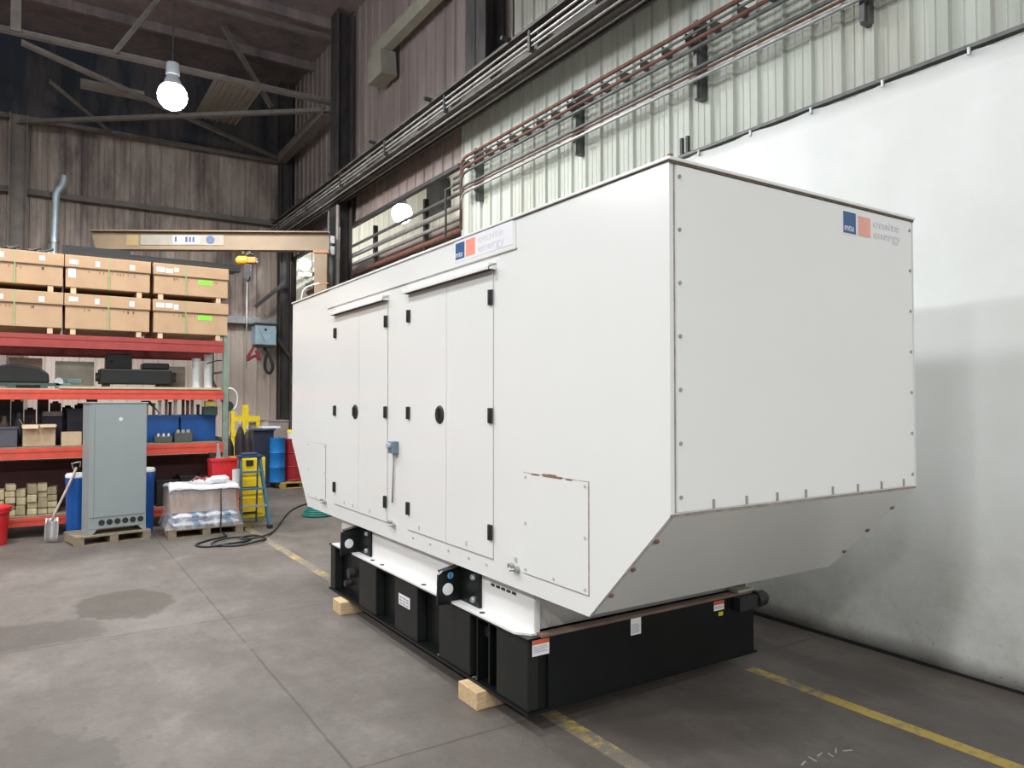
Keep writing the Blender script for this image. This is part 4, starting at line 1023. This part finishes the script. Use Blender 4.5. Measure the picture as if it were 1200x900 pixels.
# back wall fixtures
r = root('wall_duct', 'light blue pipe with elbow rising on the stained back wall', 'duct', (.2, 17.3, 4.4))
MB().tube(smooth([(.18, 17.35, 4.2), (.20, 17.35, 5.0), (.22, 17.35, 5.75), (.22, 17.35, 5.95), (.34, 17.35, 6.1), (.36, 17.35, 6.3)], 2), .07, 12).build('pipe', mat('duct_pale_blue', (.42, .50, .54), .4, metal=.3), r)
MB().lathe((.20, 17.35, 4.9), (.20, 17.35, 4.98), [(0, .1), (1, .1)], 12).build('collar', STEEL, r)
r = root('hanging_blue_box', 'pale blue enamelled box fixed on the back wall beside the corner', 'electrical box', (4.28, 17.2, 2.9))
b = MB(); b.box(4.06, 16.9, 2.98, 4.52, 17.3, 3.42); b.build('box_body', LBLUE, r, .01)
MB().box(4.04, 16.88, 3.42, 4.54, 17.32, 3.47).build('box_top', DARKS, r); MB().box(4.08, 16.92, 2.93, 4.5, 17.28, 2.98).build('box_base', DARKS, r)
MB().bar((4.12, 16.895, 3.35), (4.26, 16.895, 3.05), .012, .02).build('crease', mat('crease_blue', (.25, .36, .45), .5), r)
MB().lathe((4.28, 16.89, 3.32), (4.28, 16.87, 3.32), [(0, .03), (1, .02)], 10).build('knob', RUBBER, r)
b = MB(); b.tube(smooth([(4.05, 17.0, 2.93), (3.95, 16.98, 2.75), (3.88, 16.95, 2.6), (3.98, 16.95, 2.68), (4.1, 17, 2.74), (4.2, 17, 2.6), (4.1, 17, 2.85)]), .035, 7)
tag(b.build('red_hose', mat('hose_red', (.40, .05, .07), .5)), 'bundle of red hose hanging left below the pale blue box', 'hose')
b = MB(); b.tube(smooth([(4.3, 17.1, 2.93), (4.4, 17.05, 2.75), (4.5, 17, 2.5), (4.42, 17.05, 2.3), (4.3, 17.1, 2.45), (4.35, 17.05, 2.8)]), .035, 7)
tag(b.build('dark_hose', RUBBER), 'dark hose hanging right below the pale blue box', 'hose')

# far right clutter
def drum(x, y, z0, h, rr, m, label, name='steel_drum', g='drums near the back'):
    b = MB(); b.lathe((x, y, z0), (x, y, z0 + h), [(0, rr * 1.02), (.02, rr * 1.02), (.03, rr), (.32, rr), (.335, rr * 1.04), (.35, rr), (.65, rr), (.665, rr * 1.04), (.68, rr), (.97, rr), (.98, rr * 1.02), (1, rr * 1.02)], 26)
    return tag(b.build(name, m), label, 'drum', g)
drum(3.92, 14.5, .12, .86, .15, BLUE2, 'narrow bright blue drum between the dark tote and red drum')
drum(4.33, 14.7, .13, .82, .30, REDDR, 'dark red drum on the yellow pallet by the generator edge')
P3 = root('yellow_pallet', 'yellow and brown pallet under the dark red drum', 'pallet', (0, 0, 0)); pallet(P3, .9, .8, mat('pallet_yellow', (.42, .30, .08), .7, var=.3)); P3.location = (3.95, 14.25, 0)
r = root('yellow_pail', 'yellow and white pail sitting on top of the red drum', 'pail', (4.25, 14.55, .95))
MB().lathe((4.24, 14.55, .955), (4.24, 14.55, 1.07), [(0, .11), (1, .12)], 16).build('pail_body', WHITEP, r); MB().lathe((4.24, 14.55, 1.07), (4.24, 14.55, 1.13), [(0, .125), (1, .115)], 16).build('lid', YELP, r)
r = root('wheeled_bin', 'dark navy wheeled bin left of the blue drum', 'bin', (3.66, 14.7, 0))
b = MB(); b.prism([(3.54, .08), (3.82, .08), (3.88, 1.12), (3.48, 1.12)], 'y', 14.6, 15.0); b.build('bin_body', mat('bin_navy', (.018, .025, .045), .45), r, .012)
MB().box(3.46, 14.56, 1.12, 3.90, 15.02, 1.16).build('lid', mat('bin_lid', (.03, .05, .11), .4), r, .01)
MB().cyl((3.55, 15.0, .08), (3.81, 15.0, .08), .08, 14).build('wheel', RUBBER, r)
tag(MB().box(3.66, 14.6, 1.165, 4.0, 14.95, 1.20).build('white_board', WHITEP), 'white board lying on the dark wheeled bin', 'board')
r = root('guard_rail', 'yellow steel guard frame standing against the back wall', 'guard frame', (3.6, 15.6, 0))
for x in (3.28, 3.78): MB().box(x, 15.6, 0, x + .07, 15.67, 1.55 if x < 3.5 else 1.36).build('post', YEL, r)
for z in (1.28, .98, .25): MB().box(3.28, 15.595, z, 3.85 if z > 1.2 else 3.55, 15.66, z + .11).build('rail', YEL, r)
MB().box(3.50, 15.59, 1.0, 3.62, 15.67, 1.62).build('post', YEL, r)
MB().box(3.66, 15.7, 1.0, 4.05, 15.73, 1.26).build('panel', mat('panel_tan', (.5, .47, .4), .7), r)
for i in range(5):
    b = MB(); x = 3.34 + i * .055; b.cyl((x, 15.4, 0), (x + .01, 15.45, 1.0), .018, 8); tag(b.build('metal_rod', mat('rod_pale', (.5, .48, .42), .6)), 'pale rod leaning upright against the yellow frame', 'rod', 'pale rods against the yellow frame')
for i, (x, y, h, lab) in enumerate(((2.78, 13.4, 1.05, 'dark gas cylinder just right of the rack, left one'), (2.95, 13.3, 1.25, 'dark gas cylinder just right of the rack, middle one'), (3.14, 13.6, 1.15, 'dark gas cylinder just right of the rack, right one'))):
    r = root('gas_cylinder', lab, 'gas cylinder', (x, y, 0), 'gas cylinders right of the rack')
    MB().lathe((x, y, 0), (x, y, h), [(0, .085), (.85, .085), (.93, .06), (1, .03)], 18).build('cylinder_body', mat('cyl_black', (.025, .02, .028), .45), r)
    MB().lathe((x, y, h), (x, y, h + .1), [(0, .02), (.3, .03), (.6, .03), (1, .015)], 12).build('valve', mat('valve_lilac', (.5, .48, .55), .4, metal=.4), r)
r = root('coiled_cable_reel', 'round black and white cable coil hung beside the rack upright', 'cable reel', (2.6, 12.6, 1.4))
MB().tube([(2.62 + math.cos(a) * .13, 12.6, 1.72 + math.sin(a) * .19) for a in [i * PI / 8 for i in range(16)]], .016, 6, True).build('coil', WHITEP, r)
MB().lathe((2.60, 12.63, 1.62), (2.60, 12.57, 1.62), [(0, .08), (1, .08)], 16).build('hub', mat('hub_green_black', (.02, .05, .04), .5), r)
MB().cyl((2.6, 12.66, 0), (2.6, 12.66, 1.95), .02, 8).build('stand', DARKS, r)
b = MB(); b.prism([(15.2, 1.35), (15.28, 1.35), (15.9, 2.0), (15.82, 2.05)], 'x', 4.55, 4.63); 
b.cyl((4.59, 15.24, 0), (4.59, 15.24, 1.42), .03, 8); b.cyl((4.59, 15.5, 1.6), (4.59, 15.5, 2.05), .03, 8); tag(b.build('wall_lever', RUBBER), 'dark angled lever on a floor post left of the generator edge', 'lever')
for i, (x, y, z0, w, h, m, lab) in enumerate(((3.0, 15.9, 0, .5, .9, DARKS, 'dark machine casing behind the gas cylinders'), (4.15, 16.3, 0, .5, 1.25, mat('casing_grey_pink', (.30, .25, .24), .6), 'greyish machine casing behind the blue drum'))):
    b = MB(); b.box(x, y, z0, x + w, y + .5, z0 + h); b.box(x + .05, y - .01, z0 + .1, x + w - .05, y, z0 + h - .1); b.box(x - .01, y - .02, h, x + w + .01, y + .52, h + .03)
    tag(b.build('machine_casing', m, None, .01), lab, 'machine', 'machine casings at the back')
# whip antenna/pipe rising behind the far roof corner
b = MB(); b.tube(smooth([(2.16, 7.16, ZT + .01), (2.16, 7.16, ZT + .12), (2.20, 7.10, ZT + .17), (2.30, 7.05, ZT + .20)], 2), .006, 6); b.build('aerial', WHITEP, G)

# ------------------------------------------------------------------ lamps
def lamp(x, y, z, label, power, r_=.26, group='high bay lamps', point=False):
    L = root('high_bay_lamp', label, 'lamp', (x, y, z), group)
    MB().lathe((x, y, z + .15), (x, y, z + .5), [(0, r_ * .7), (.45, r_ * .4), (.5, .1), (1, .09)], 20).build('housing', LAMPH, L)
    MB().cyl((x, y, z + .55), (x, y, 9.15 if x < 5 else 8.3), .012, 6).build('hanger', DARKS, L)
    b = MB(); n = 10
    b.lathe((x, y, z - r_), (x, y, z + r_), [(1 - (math.cos(PI * i / n) + 1) / 2, max(.01, r_ * math.sin(PI * (.01 + .98 * i / n)))) for i in range(n + 1)], 24)
    b.build('globe', LAMPE, L)
    ld = bpy.data.lights.new('lamp_light', 'AREA'); ld.shape = 'DISK'; ld.size = 1.0; ld.energy = power; ld.color = (1, .99, .972)
    if point: bpy.data.lights.remove(ld); ld = bpy.data.lights.new('lamp_light', 'POINT'); ld.energy = power; ld.shadow_soft_size = .2; ld.color = (.92, .95, 1)
    lo = bpy.data.objects.new('lamp_light', ld); COL.objects.link(lo); lo.parent = L; lo.location = (0, 0, -r_ - .06)
    return L
PW = 300
lamp(1.63, 12.0, 6.33, 'round glowing high bay lamp at the upper left of the view', PW * 1.35, .21)
for i, (x, y, p) in enumerate(((-1.2, -3.5, .25), (-1.2, .8, .22), (-1.2, 5, .5), (-1.2, 9.3, .65), (-5.5, -3.5, .8), (-5.5, .8, 1.0), (-5.5, 5, 1.0), (-5.5, 11, 1.1), (2.0, -10.5, 3.5), (-2.5, -11.5, 3.3), (2.0, 8.3, .75))):  # unseen lamps, added and powered to light the generator faces and floor
    lamp(x, y, 6.9, 'unseen high bay lamp added outside the picture to light the hall', PW * p, group='added high bay lamps outside the picture')
lamp(6.5, 14.4, 5.75, 'glaring lamp in the side bay under the brown siding band', PW * 1.6, .22, point=True)
# floodlight near column
r = root('flood_lamp', 'glaring flood lamp beside the jib crane mast near the far corner', 'lamp', (4.62, 15, 4.55), 'lamps')
MB().lathe((4.55, 14.9, 4.52), (4.85, 15.3, 4.62), [(0, .13), (.6, .1), (1, .05)], 14).build('housing', LAMPH, r)
MB().lathe((4.53, 14.87, 4.515), (4.55, 14.9, 4.52), [(0, .09), (.5, .125), (1, .13)], 14).build('globe', LAMPE, r)
MB().box(4.45, 14.9, 4.3, 4.7, 15.0, 4.35).build('tube_lamp', emis('tube_glow', (.9, .95, 1), 6), r)

# ------------------------------------------------------------------ world, camera
w = bpy.data.worlds.new('World'); SC.world = w; w.use_nodes = True
bg = w.node_tree.nodes['Background']; bg.inputs[0].default_value = (1, .98, .96, 1); bg.inputs[1].default_value = .12
cd = bpy.data.cameras.new('Camera'); cam = bpy.data.objects.new('Camera', cd); COL.objects.link(cam)
cam.location = (0, 0, 1.7); cam.rotation_euler = (math.radians(90 + 1.342), 0, math.radians(-32.94))
cd.sensor_width = 36; cd.lens = 853.5 / 1200 * 36; cd.clip_start = .05; cd.clip_end = 200
SC.camera = cam
vs = SC.view_settings; vs.view_transform = 'Standard'; vs.look = 'None'; vs.exposure = -.16; vs.gamma = 1; vs.use_curve_mapping = False
